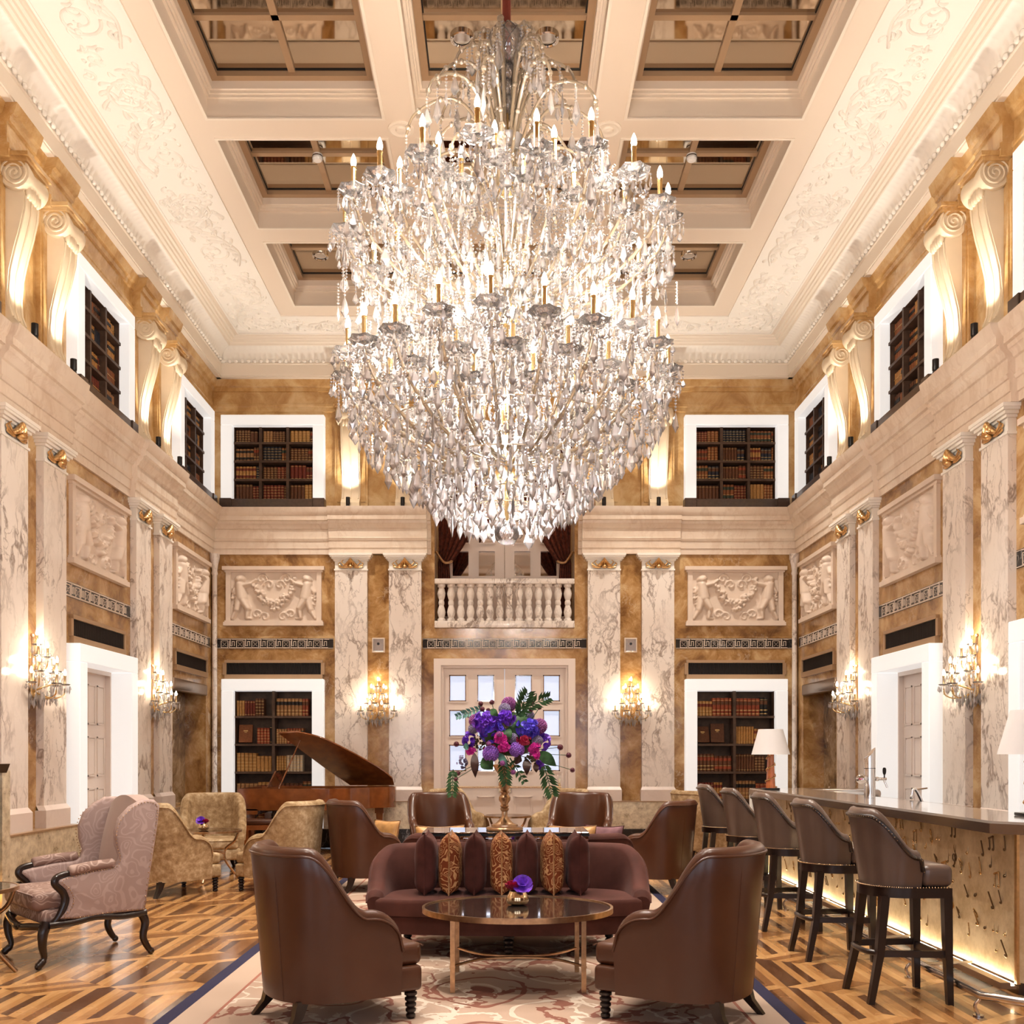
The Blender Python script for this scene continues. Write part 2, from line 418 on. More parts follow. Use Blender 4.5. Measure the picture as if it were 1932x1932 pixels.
# lights and glass
emit('bulb', (1, .86, .68), 14)
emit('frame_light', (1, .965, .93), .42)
emit('sconce_bulb', (1, .84, .62), 110)
emit('led_strip', (1, .80, .52), 45)
emit('pane_glow', (.50, .68, 1), .55)
emit('flame', (1, .45, .10), 5)
emit('shade_glow', (1, .93, .88), .35)
def glassy(name, tint, tr, gl, df, rough=.03, dcol=(.95, .88, .86), ior=1.7):
    m, nt, b = base(name); nt.nodes.remove(b); out = nt.nodes['Material Output']
    t = nd(nt, 'ShaderNodeBsdfTransparent', {0: c4(tint)})
    g = nd(nt, 'ShaderNodeBsdfGlossy', {0: (1, .97, .95, 1), 1: rough})
    di = nd(nt, 'ShaderNodeBsdfDiffuse', {0: c4(dcol)}); tl = nd(nt, 'ShaderNodeBsdfTranslucent', {0: c4(dcol)})
    dd = nd(nt, 'ShaderNodeMixShader', {0: .5, 1: di, 2: tl})
    fr = nd(nt, 'ShaderNodeFresnel', {'IOR': ior})
    fac = math_(nt, 'ADD', math_(nt, 'MULTIPLY', fr.outputs[0], 1 - gl), gl, True)
    a = nd(nt, 'ShaderNodeMixShader', {0: df, 1: t, 2: dd})
    s = nd(nt, 'ShaderNodeMixShader', {0: fac, 1: a, 2: g})
    nt.links.new(s.outputs[0], out.inputs[0])
glassy('crystal', (1, .985, .98), .6, .11, .36, .03, (1, .95, .94))
glassy('crystal_pan', (1, .98, .97), .6, .05, .24, .04, (1, .95, .94))
glassy('crystal_arm', (.95, .86, .74), .5, .15, .45, .06, (.92, .74, .52))
for n_ in ('bulb', 'pane_glow', 'flame'): MT[n_].cycles.emission_sampling = 'NONE'     # lit by the lamps set at the candles
glassy('table_glass', (.55, .42, .33), .5, .10, .05, .02, (.2, .12, .08), 1.5)
glassy('clear_glass', (.93, .95, .95), .9, .05, .02, .02, (.9, .9, .9), 1.5)
def mirror(name, col, rough):
    plain(name, col, rough, 1)
mirror('coffer_mirror', (.62, .52, .40), .035)
mirror('console_mirror', (.70, .66, .66), .03)
plain('table_mirror', (.045, .030, .024), .04, 0, coat=1, spec=1.0)
# ------------------------------------------------------------------ the room shell
def holed(mb, u0, u1, v0, v1, holes, fn):
    us = sorted({u0, u1} | {h[i] for h in holes for i in (0, 1) if u0 < h[i] < u1})
    vs = sorted({v0, v1} | {h[i] for h in holes for i in (2, 3) if v0 < h[i] < v1})
    for i in range(len(us) - 1):
        run = None
        for j in range(len(vs)):
            solid = False
            if j < len(vs) - 1:
                cu, cv = (us[i]+us[i+1])/2, (vs[j]+vs[j+1])/2
                solid = not any(h[0] < cu < h[1] and h[2] < cv < h[3] for h in holes)
            if solid and run is None: run = vs[j]
            if not solid and run is not None:
                fn(us[i], us[i+1], run, vs[j]); run = None
SIDE = {'left': ((-W, 0, 0), PI/2, 1), 'right': ((W, 0, 0), -PI/2, -1), 'back': ((0, D, 0), 0, 1), 'front': ((0, YF, 0), PI, -1)}
PAIR_X = [(-2.50, -1.62), (1.62, 2.50)]
PAIR_Y = [(13.0, 13.855), (9.58, 10.44), (6.16, 7.02), (2.74, 3.60)]
BAY_Y = [15.17, 11.72, 8.30, 4.88]
BOOK_X = [-3.77, 3.77]

# --- floor: parquet laid as squares set on the corner with straight strips between
floor = struct('floor')
sub = MB(); sub.box((-W, YF, -.06), (W, D, -.013)); sub.build('subfloor', 'oak_brown', floor)
AX, AY, PY_ = .73, .25, .92
planks = []                                  # (polygon, tone)
def zig(x, c): return c * AY * (1 - abs(((x / AX + .5) % 1) - .5) * 2)      # 0 at corners, AY at centre of the square
nx0 = math.floor(-W / AX) - 1
rnd = random.Random(3)
for row in range(-2, 19):
    y0 = row * PY_
    for k in range(nx0 * 12, -nx0 * 12):
        xa, xb = k * AX / 12, (k + 1) * AX / 12
        if xa < -W or xb > W: continue
        poly = [(xa, y0 + zig(xa, 1)), (xb, y0 + zig(xb, 1)), (xb, y0 + PY_ - zig(xb, 1)), (xa, y0 + PY_ - zig(xa, 1))]
        tone = (3 if k % 3 == 0 else (0 if k % 3 == 1 else 1))
        if rnd.random() < .25: tone = rnd.choice([1, 2, 2, 3])
        planks.append((poly, tone))
    for q in range(nx0, -nx0):
        cx = q * AX
        if cx - AX/2 < -W or cx + AX/2 > W: continue
        a, b_ = Vector((cx - AX/2, y0)), Vector((cx, y0 + AY)); c_, d_ = Vector((cx + AX/2, y0)), Vector((cx, y0 - AY))
        n = 5
        for i in range(n):
            t0, t1 = i / n, (i + 1) / n
            poly = [a.lerp(d_, t0), a.lerp(d_, t1), b_.lerp(c_, t1), b_.lerp(c_, t0)]
            planks.append(([tuple(p) for p in poly], 0 if i in (0, 4) else rnd.choice([1, 2, 2])))
def plank_mb(poly, mi=0, mb=None):
    mb = mb or MB(); g = .0012
    c = Vector((sum(p[0] for p in poly)/4, sum(p[1] for p in poly)/4)); q = []
    for p in poly:
        d = Vector(p) - c; d = d * (1 - g / max(d.length, .01)); q.append((c.x + d.x, c.y + d.y))
    mb.prism([(p[0], p[1], -.013) for p in q], (0, 0, .013), mi); return mb
def on_floor_view(poly):
    A = 0; pts = []
    for (x, y) in poly:
        if y < 4.9 or y > D: return -1
        pts.append((CX + x * F / y, CY + EYE * F / y))
    if max(p[0] for p in pts) < 0 or min(p[0] for p in pts) > 1932 or min(p[1] for p in pts) > 1932: return -1
    cx = sum(p[0] for p in poly)/4; cyy = sum(p[1] for p in poly)/4
    if -2.0 < cx < 1.72 and cyy < 13.8: return -1
    if cx > 3.0 and cyy < 12: return -1
    for i in range(4): A += pts[i][0]*pts[(i+1) % 4][1] - pts[(i+1) % 4][0]*pts[i][1]
    return abs(A) / 2
rank = sorted(range(len(planks)), key=lambda i: -on_floor_view(planks[i][0]))
near = set(rank[:300]); rest = MB()
for i, (poly, tone) in enumerate(planks):
    if i in near: plank_mb(poly).build('parquet_plank', WOODS[tone], floor, smooth=None)
    elif min(p[1] for p in poly) > YF and max(p[1] for p in poly) < D: plank_mb(poly, tone, rest)
rest.build('parquet_field', WOODS, floor, smooth=None, kind='stuff')

# --- shared meshes for the walls
def pilaster_meshes():
    sh = MB(); sh.box((-.2625, -.08, .98), (.2625, 0, 4.5))
    pl = MB(); pl.box((-.285, -.115, .746), (.285, 0, .93)); pl.prism([(-.285, -.115, .93), (.285, -.115, .93), (.2625, -.08, .98), (-.2625, -.08, .98)], (0, .08, 0))
    ca = MB()
    for (hw, d, z0, z1) in [(.275, .095, 4.5, 4.525), (.2625, .08, 4.525, 4.655), (.285, .105, 4.655, 4.68), (.31, .13, 4.68, 4.71), (.335, .155, 4.71, 4.735), (.35, .165, 4.735, 4.77)]:
        ca.box((-hw, -d, z0), (hw, 0, z1))
    go = MB()
    for k in range(-4, 5):
        a = k * .34; L = .118 - abs(k) * .007
        go.sphere((math.sin(a)*.075, -.15 + abs(k)*.007, 4.562 + math.cos(a)*.07), (.022, .04, L*.58), 8, 6, M=Matrix.Rotation(-a, 3, 'Y').to_4x4().to_3x3())
    go.sphere((0, -.14, 4.555), (.045, .045, .032), 10, 6)
    for s in (-1, 1):
        for q, (l, h) in enumerate([(.2, .07), (.19, .03), (.15, .105)]):
            pts = bez([(s*.05, -.1, 4.55), (s*l*.6, -.11, 4.53 + h*.3), (s*l, -.1, 4.53 + h), (s*(l-.03), -.105, 4.56 + h)], 5)
            go.tube(pts, [.016 - .009*i/(len(pts)-1) for i in range(len(pts))], 6)
    return [sh.data('pilaster', 'white_marble'), pl.data('plinth', 'plinth_marble'), ca.data('capital', 'plaster_white'), go.data('shell_ornament', 'gold', 60)]
PIL = pilaster_meshes()
def console_meshes():
    bk = MB(); bk.box((-.27, -.05, 5.5), (.27, 0, 7.08)); bk.box((-.23, -.062, 5.62), (.23, -.05, 6.95))
    prof = [(.0, 5.5), (.20, 5.5), (.20, 5.58), (.165, 5.62), (.12, 5.66), (.085, 5.76), (.075, 5.9), (.09, 6.1), (.135, 6.3), (.19, 6.5), (.23, 6.68), (.24, 6.8), (.22, 6.9), (0, 6.9)]
    bd = MB(); bd.prism([(-.15, -d, z) for d, z in prof], (.30, 0, 0))
    ri = MB()
    for s in (-1, 0, 1):
        pr = [p for p in prof if 5.66 <= p[1] <= 6.8]
        ri.tube([(s*.125, -d - .004, z) for d, z in pr], .012, 6)
    vo = MB(); vo.lathe([(.0, -.2), (.14, -.2), (.15, -.185), (.14, -.1), (.125, 0), (.14, .1), (.15, .185), (.14, .2), (0, .2)], 20, (0, -.17, 6.98), M=Matrix.Rotation(PI/2, 3, 'Y'))
    for s in (-1, 1):
        pts = [(s*.205, -.17 + math.cos(a)*(.13 - .0068*a), 6.98 + math.sin(a)*(.13 - .0068*a)) for a in [i*.35 for i in range(50)]]
        vo.tube(pts, .012, 5)
    lf = MB()
    for s in (-.1, -.05, 0, .05, .1): lf.sphere((s, -.25, 6.86), (.03, .035, .07), 8, 6)
    ab = MB(); ab.box((-.23, -.30, 7.08), (.23, 0, 7.12)); ab.box((-.25, -.32, 7.12), (.25, 0, 7.16)); ab.box((-.21, -.27, 7.04), (.21, 0, 7.08))
    return [bk.data('backing_panel', 'upper_marble'), bd.data('scroll_bracket', 'console_stone'), ri.data('fluting', 'console_stone'), vo.data('volute', 'console_stone', 50), lf.data('acanthus_leaf', 'console_stone', 60), ab.data('abacus', 'upper_marble')]
CON = console_meshes()
def prof_extrude(mb, prof, u0, u1, off=0):
    mb.prism([(u0, -(d + off) if d > .001 else 0, z) for d, z in prof], (u1 - u0, 0, 0))
ENT = [(0, 4.77), (.03, 4.77), (.03, 4.86), (.045, 4.865), (.045, 4.98), (.06, 4.985), (.075, 5.02), (.06, 5.03), (.06, 5.17), (.08, 5.18), (.095, 5.22), (.13, 5.25), (.14, 5.29), (.17, 5.30), (.17, 5.37), (.19, 5.39), (.215, 5.45), (.225, 5.5), (0, 5.5)]
UPE = [(0, 7.10), (.04, 7.10), (.04, 7.17), (.05, 7.18), (.05, 7.22), (.025, 7.23), (.025, 7.42), (.05, 7.43), (.06, 7.48), (.09, 7.50), (.11, 7.56), (.12, 7.60), (0, 7.60)]
CRN = [(0, 7.60), (.19, 7.60), (.19, 7.62), (.205, 7.62), (.205, 7.80), (.22, 7.81), (.22, 7.83), (0, 7.83)]
MOU = [(.37, 8.035), (.40, 8.035), (.41, 8.06), (.44, 8.07), (.45, 8.095), (.475, 8.10), (.485, 8.125), (.515, 8.13), (.525, 8.15), (.2, 8.15), (.2, 8.05)]
# relief panel: two garland bearers in low relief
def relief_mesh():
    nu, nv = 151, 89; wd, ht = 1.40, .80; rr = random.Random(11)
    caps = []
    def cap(x0, z0, x1, z1, r0, r1, d): caps.append((x0, z0, x1, z1, r0, r1, d))
    def putto(cx, s):
        cap(cx - s*.02, .665, cx + s*.005, .675, .07, .07, .085)             # head
        cap(cx - s*.01, .58, cx + s*.02, .37, .085, .10, .085)               # trunk
        cap(cx + s*.03, .35, cx + s*.12, .2, .075, .055, .08); cap(cx + s*.12, .2, cx + s*.10, .05, .052, .03, .06)
        cap(cx - s*.02, .35, cx - s*.06, .18, .075, .055, .07); cap(cx - s*.06, .18, cx - s*.14, .04, .05, .03, .05)
        cap(cx + s*.04, .57, cx + s*.17, .60, .045, .035, .07); cap(cx + s*.17, .6, cx + s*.25, .66, .035, .03, .06)
        cap(cx - s*.05, .56, cx - s*.12, .46, .045, .035, .05); cap(cx + s*.1, .04, cx + s*.17, .035, .025, .02, .05)
    putto(.16, 1); putto(wd - .16, -1)
    for k in range(130):                                                      # garland of fruit
        t = rr.random(); x = lerp(.36, wd - .36, t); z = .60 - .34 * math.sin(PI * t) + rr.uniform(-.085, .085)
        r = rr.uniform(.018, .038); cap(x, z, x + .001, z, r, r, .05 + rr.random()*.02)
    for k in range(30):
        x = rr.choice([rr.uniform(.02, .1), wd - rr.uniform(.02, .1)]); z = rr.uniform(.25, .55); r = rr.uniform(.02, .035); cap(x, z, x, z + .001, r, r, .04)
    for (x, z, s) in [(.42, .1, 1), (.55, .06, -1), (.85, .06, 1), (.98, .1, -1), (.5, .68, 1), (.9, .68, -1), (.62, .58, -1), (.8, .58, 1)]:
        for i in range(16):                                                   # ribbon scrolls
            a = i * .42; r = .085 * (1 - i / 18); caps.append((x + s*math.cos(a)*r, z + math.sin(a)*r, x + s*math.cos(a + .42)*r, z + math.sin(a + .42)*r, .016, .016, .035))
    Hm = [[0.0] * nv for _ in range(nu)]
    du, dv = wd / (nu - 1), ht / (nv - 1)
    for (x0, z0, x1, z1, r0, r1, d) in caps:
        rm = max(r0, r1)
        i0, i1 = max(0, int((min(x0, x1) - rm)/du)), min(nu - 1, int((max(x0, x1) + rm)/du) + 1)
        j0, j1 = max(0, int((min(z0, z1) - rm)/dv)), min(nv - 1, int((max(z0, z1) + rm)/dv) + 1)
        ex, ez = x1 - x0, z1 - z0; L2 = ex*ex + ez*ez + 1e-9
        for i in range(i0, i1 + 1):
            for j in range(j0, j1 + 1):
                px, pz = i*du, j*dv; t = max(0, min(1, ((px-x0)*ex + (pz-z0)*ez)/L2))
                r = r0 + (r1 - r0)*t; q = ((px-x0-ex*t)**2 + (pz-z0-ez*t)**2) / (r*r)
                if q < 1: Hm[i][j] = max(Hm[i][j], d * (1 - q) ** .5 * min(1, r/.06 + .35))
    mb = MB(); mb.grid(lambda i, j: (-wd/2 + i*du, -.005 - 1.5*Hm[i][j], 3.69 + j*dv), nu, nv)
    return mb.data('garland_relief', 'relief_stone', 180)
REL = relief_mesh()
fr = MB(); fr.box((-.815, -.075, 3.605), (.815, 0, 3.665)); fr.box((-.80, -.05, 3.665), (.80, 0, 3.69)); fr.box((-.80, -.05, 4.48), (.80, 0, 4.51)); fr.box((-.83, -.09, 4.51), (.83, 0, 4.57))
for s in (-1, 1): fr.box((min(s*.70, s*.78), -.045, 3.69), (max(s*.70, s*.78), 0, 4.48))
fr.box((-.72, -.004, 3.67), (.72, 0, 4.5)); RELF = fr.data('relief_frame', 'relief_stone')
# key pattern tile
def fret_tile():
    mb = MB(); t = .0075
    def ln(x0, z0, x1, z1): mb.box((min(x0, x1) - t/2, -.016, min(z0, z1) - t/2), (max(x0, x1) + t/2, -.008, max(z0, z1) + t/2))
    for (a, b, c, d) in [(.0, .0, .11, .0), (.11, .0, .11, .11), (.11, .11, .0, .11), (.0, .11, .0, .0), (0, .135, .15, .135), (.15, .135, .15, .03), (.15, .03, .18, .03), (.135, 0, .235, 0),
                         (.135, 0, .135, .11), (.18, .03, .18, .10), (.18, .10, .215, .10), (.215, .10, .215, .03), (.18, .135, .252, .135)]: ln(a, b, c, d)
    for q in range(5):
        for s in (-1, 1): mb.box((.055 + (q-2)*.014 - .004, -.016, .055 + s*(q-2)*.014 - .004), (.055 + (q-2)*.014 + .004, -.008, .055 + s*(q-2)*.014 + .004))
    return mb.data('fret_tile', 'relief_stone', None)
FRT = fret_tile()
def fret(parent, u0, u1):
    bd = MB(); bd.box((u0, -.008, 3.235), (u1, 0, 3.405)); b = bd.build('fret_band', 'black_marble', parent)
    li = MB()
    for z in (3.24, 3.39): li.box((u0, -.014, z), (u1, -.008, z + .007))
    li.build('fret_line', 'relief_stone', b)
    n = int((u1 - u0 - .04) / .2515); m = ((u1 - u0) - n * .2515) / 2
    for k in range(n): put('fret_tile', FRT, b, (u0 + m + k*.2515, 0, 3.252))
def vent(parent, u, hw=.80):
    v = MB(); v.box((u - hw, -.045, 3.0), (u + hw, .06, 3.045)); v.box((u - hw, -.05, 2.73), (u + hw, .06, 2.81))
    for s in (-1, 1): v.box((u + s*hw - .03, -.035, 2.81), (u + s*hw + .03, .06, 3.0))
    o = v.build('grille_frame', 'bronze_frame', parent)
    b = MB(); b.box((u - hw, -.006, 2.81), (u + hw, .0, 3.0))
    for k in range(60):
        x = u - hw + .03 + (2*hw - .06) * k / 59; b.box((x - .006, -.022, 2.81), (x + .006, -.006, 3.0), 1)
    b.build('grille_slats', ['black_metal', 'grille_dark'], o)
# lit white surround (three sides)
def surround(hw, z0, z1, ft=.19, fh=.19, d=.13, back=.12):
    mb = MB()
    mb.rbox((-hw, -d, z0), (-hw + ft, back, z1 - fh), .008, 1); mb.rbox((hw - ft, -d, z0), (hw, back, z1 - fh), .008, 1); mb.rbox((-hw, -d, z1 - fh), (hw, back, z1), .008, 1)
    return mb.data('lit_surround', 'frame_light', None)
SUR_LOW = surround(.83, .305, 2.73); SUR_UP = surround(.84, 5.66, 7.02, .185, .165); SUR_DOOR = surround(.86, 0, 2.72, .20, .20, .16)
def wall_common(wl, pairs, bays, ulo, uhi, ent_ranges):
    for (a, b) in pairs:
        for u in (a, b):
            p = put('pilaster', PIL[0], wl, (u, 0, 0))
            for me in PIL[1:]: put(me.name.split('.')[0], me, p)
            c = put('console', CON[0], wl, (u, 0, 0))
            for me in CON[1:]: put(me.name.split('.')[0], me, c)
    for u in bays:
        o = put('relief_panel', RELF, wl, (u, 0, 0)); put('garland_figures', REL, o)
    e = MB(); u_ = MB(); c_ = MB()
    for (a, b) in ent_ranges: prof_extrude(e, ENT, a, b)
    prof_extrude(u_, UPE, ulo, uhi); prof_extrude(c_, CRN, ulo, uhi); prof_extrude(c_, [(0, 7.83), (.2, 7.83), (.2, 8.15), (0, 8.15)], ulo, uhi)
    prof_extrude(c_, MOU, ulo, uhi)
    for (a, b) in pairs:
        x0, x1 = a - .36, b + .36
        prof_extrude(e, ENT, x0, x1, .07)
        for q in (a, b): prof_extrude(u_, UPE, q - .27, q + .27, .11)
    e.build('lower_entablature', 'cream_marble', wl); u_.build('upper_entablature', 'upper_marble', wl); c_.build('crown_cornice', 'plaster', wl)
    # fluted cove
    n = int((uhi - ulo) / .085) * 6; cv = MB()
    def cf(i, j):
        u = ulo + (uhi - ulo) * i / n; ph = (i % 6) / 6; bl = .012 * math.sin(PI * ph) ** .7 if 0 < j < 8 else 0
        t = j / 8 * PI / 2; d = .215 + .165 * (1 - math.cos(t)) - bl; z = 7.835 + .20 * math.sin(t)
        return (u, -d - .004 + bl*.0, z - bl)
    cv.grid(cf, n + 1, 9); cv.build('fluted_cove', 'plaster_white', wl, 50)
    eg = MB(); k = int((uhi - ulo) / .1)
    for i in range(k): eg.sphere((ulo + (i + .5) * (uhi - ulo) / k, -.235, 7.845), (.036, .03, .03), 6, 4)
    eg.build('egg_moulding', 'plaster_white', wl, 60, 'stuff')
WALLS = {}
# back wall
wb = struct('wall_back', *SIDE['back'][:2]); WALLS['back'] = wb
holes = [(-1.155, 1.155, 0, 3.07), (-1.145, 1.145, 3.57, 6.85)]
for x in BOOK_X: holes += [(x - .66, x + .66, .3, 2.62), (x - .67, x + .67, 5.5, 6.9)]
lo, up = MB(), MB()
holed(lo, -W, W, 0, 5.5, holes, lambda a, b, c, d: lo.box((a, 0, c), (b, .45, d)))
holed(up, -W, W, 5.5, 8.3, holes, lambda a, b, c, d: up.box((a, 0, c), (b, .45, d)))
lo.build('ochre_cladding', 'ochre_marble', wb); up.build('upper_cladding', 'upper_marble', wb)
wall_common(wb, PAIR_X, BOOK_X, -W, W, [(-W, -1.2), (1.2, W)])
for (a, b) in [(-W + .08, -2.80), (-1.34, 1.34), (2.80, W - .08)]: fret(wb, a, b)
for x in BOOK_X: vent(wb, x)
bk = MB(); wn = MB(); cp = MB()
for s in (-1, 1):
    a, b = sorted((s*1.18, s*2.93)); wn.box((a, -.18, .30), (b, 0, .735)); cp.box((a, -.19, .735), (b, 0, .75))
    bk.box((a, -.20, 0), (b, 0, .30)); a, b = sorted((s*2.93, s*4.78)); bk.box((a, -.20, 0), (b, .45, .305))
wn.build('gold_wainscot', 'gold_wainscot', wb); cp.build('wainscot_cap', 'bronze_frame', wb); bk.build('black_base', 'black_marble', wb)
for s in (-1, 1):                                                       # corner colonnettes
    c = MB(); c.lathe([(.05, .75), (.05, .9), (.042, .95), (.042, 4.42), (.055, 4.45), (.045, 4.5), (.06, 4.6), (.085, 4.7), (.085, 4.77)], 14, (s*(W - .06), -.06, 0)); c.build('colonnette', 'white_marble', wb)
    sp = thing('wall_plate', 'square pale wall plate with dark knob between pilasters ' + ('left' if s < 0 else 'right') + ' of the door', 'wall plate', (s*2.06, D, 3.29))
    q = MB(); q.rbox((-.105, -.03, -.12), (.105, -.001, .12), .006, 1); q.build('plate', 'relief_stone', sp)
    q = MB(); q.rbox((-.085, -.038, -.10), (.085, -.03, .10), .003, 1); q.build('glass_face', 'steel', sp)
    q = MB(); q.lathe([(0, 0), (.022, 0), (.022, .012), (0, .014)], 12, (0, -.036, .02), M=Matrix.Rotation(PI/2, 3, 'X')); q.build('knob', 'black_metal', sp)
# side walls
for side in ('left', 'right'):
    loc, rz, sg = SIDE[side]; wl = struct('wall_' + side, loc, rz); WALLS[side] = wl
    U = lambda y: sg * y
    ulo, uhi = (YF, D) if sg > 0 else (-D, -YF)
    holes = []
    for i, y in enumerate(BAY_Y):
        holes.append((U(y) - .67, U(y) + .67, 5.5, 6.86))
        if i == 0: holes.append((U(y) - .80, U(y) + .80, .75, 2.62))
        elif not (side == 'left' and i == 2): holes.append((U(y) - .68, U(y) + .68, 0, 2.53))
    lo, up = MB(), MB()
    holed(lo, ulo, uhi, 0, 5.5, holes, lambda a, b, c, d: lo.box((a, 0, c), (b, .4, d)))
    holed(up, ulo, uhi, 5.5, 8.3, holes, lambda a, b, c, d: up.box((a, 0, c), (b, .4, d)))
    lo.build('ochre_cladding', 'ochre_marble', wl); up.build('upper_cladding', 'upper_marble', wl)
    prs = [tuple(sorted((U(a), U(b)))) for a, b in PAIR_Y]
    wall_common(wl, prs, [U(y) for y in BAY_Y], ulo, uhi, [(ulo, uhi)])
    edges = sorted([U(v) for a, b in PAIR_Y for v in (a - .27, b + .27)])
    for i, y in enumerate(BAY_Y):
        u0, u1 = U(y) - 1.0, U(y) + 1.0
        fret(wl, u0, u1); vent(wl, U(y), .76)
    wn = MB(); cp = MB(); bk = MB()
    for (a, b) in PAIR_Y:
        u0, u1 = sorted((U(a - .44), U(b + .40)))
        wn.box((u0, -.18, .30), (u1, 0, .735)); cp.box((u0, -.19, .735), (u1, 0, .75)); bk.box((u0, -.20, 0), (u1, 0, .30))
    wn.build('gold_wainscot', 'gold_wainscot', wl); cp.build('wainscot_cap', 'bronze_frame', wl); bk.build('black_base', 'black_marble', wl)
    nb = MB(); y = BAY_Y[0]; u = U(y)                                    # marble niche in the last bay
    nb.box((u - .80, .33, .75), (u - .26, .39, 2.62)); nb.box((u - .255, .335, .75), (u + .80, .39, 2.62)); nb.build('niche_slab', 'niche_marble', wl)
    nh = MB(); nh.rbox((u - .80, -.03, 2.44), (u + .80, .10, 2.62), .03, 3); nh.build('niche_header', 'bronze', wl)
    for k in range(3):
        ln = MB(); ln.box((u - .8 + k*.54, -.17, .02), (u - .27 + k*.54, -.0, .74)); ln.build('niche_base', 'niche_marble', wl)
# wall behind the camera, with assumed, unseen tall windows for the daylight lamps
wf = struct('wall_front', (0, YF, 0), PI)
fm = MB(); fh = [(x - .85, x + .85, .7, 3.75) for x in (-3, 0, 3)]
holed(fm, -W, W, 0, 8.3, fh, lambda a, b, c, d: fm.box((a, .0, c), (b, .3, d))); fm.build('ochre_cladding', 'ochre_marble', wf)
ef = MB(); prof_extrude(ef, ENT, -W, W); ef.build('lower_entablature', 'cream_marble', wf)
ef = MB(); prof_extrude(ef, CRN, -W, W); prof_extrude(ef, MOU, -W, W); ef.build('crown_cornice', 'plaster', wf)
for i, x in enumerate((-3, 0, 3)):
    wd = struct('window_%d' % (i + 1), (x, YF, 0), PI); q = MB()
    for (a, b, c, d) in [(-.85, -.77, .7, 3.75), (.77, .85, .7, 3.75), (-.77, .77, .7, .8), (-.77, .77, 3.65, 3.75), (-.03, .03, .8, 3.65), (-.77, .77, 2.6, 2.66)]: q.box((a, .1, c), (b, .18, d))
    q.build('window_frame', 'door_paint', wd)
    q = MB(); q.box((-.77, .13, .8), (.77, .14, 3.65)); q.build('window_pane', 'clear_glass', wd)

# --- ceiling with coffers
ceil = struct('ceiling'); cm = MB()
ROWS = [7.33 + 2.17 * k for k in range(-3, 4)]; COLS = [(-3.11, -1.27), (-.93, .93), (1.27, 3.11)]
coffers = [(a, b, y - .91, y + .91) for y in ROWS for a, b in COLS if y + .91 < D - .6]
holed(cm, -W, W, YF, D, coffers, lambda a, b, c, d: cm.box((a, c, ZC), (b, d, ZC + .46)))
cm.box((-W - .5, YF - .5, ZC + .47), (W + .5, D + .5, ZC + .5)); cm.build('ceiling_slab', 'beam_paint', ceil)
def ring(mb, a, b, c, d, t, z0, z1):
    mb.box((a, c, z0), (b, c + t, z1)); mb.box((a, d - t, z0), (b, d, z1)); mb.box((a, c + t, z0), (a + t, d - t, z1)); mb.box((b - t, c + t, z0), (b, d - t, z1))
hw = (COLS[0][1] - COLS[0][0]) / 2
def coffer_meshes(hw, hd):
    mo = MB(); ring(mo, -hw, hw, -hd, hd, .03, ZC + .20, ZC + .23); ring(mo, -hw, hw, -hd, hd, .05, ZC + .23, ZC + .26); ring(mo, -hw, hw, -hd, hd, .075, ZC + .26, ZC + .36)
    li = MB(); ring(li, -hw - .02, hw + .02, -hd - .02, hd + .02, .03, ZC - .012, ZC + .004)
    br = MB(); ring(br, -hw + .05, hw - .05, -hd + .05, hd - .05, .10, ZC + .34, ZC + .42); br.box((-.035, -hd + .1, ZC + .375), (.035, hd - .1, ZC + .42)); br.box((-hw + .1, -.035, ZC + .375), (hw - .1, .035, ZC + .42))
    bl = MB(); ring(bl, -hw + .15, hw - .15, -hd + .15, hd - .15, .012, ZC + .395, ZC + .41)
    mi = MB(); mi.box((0, 0, ZC + .405), (hw - .06, hd - .06, ZC + .43))
    return [mo.data('coffer_moulding', 'beam_paint'), li.data('coffer_lip', 'plaster'), br.data('coffer_frame', 'bronze_frame'), bl.data('coffer_bead', 'black_metal')], mi.data('mirror_pane', 'coffer_mirror')
CM = {0: coffer_meshes(.92, .91), 1: coffer_meshes(.93, .91)}
for y in ROWS:
    for i, (a, b) in enumerate(COLS):
        ms, mi = CM[1 if i == 1 else 0]
        root = put('coffer', ms[0], ceil, ((a + b)/2, y, 0))
        for me in ms[1:]: put(me.name.split('.')[0], me, root)
        for sx in (-1, 1):
            for sy in (-1, 1): put('mirror_pane', mi, root, (0, 0, 0), None, None, (sx, sy, 1))
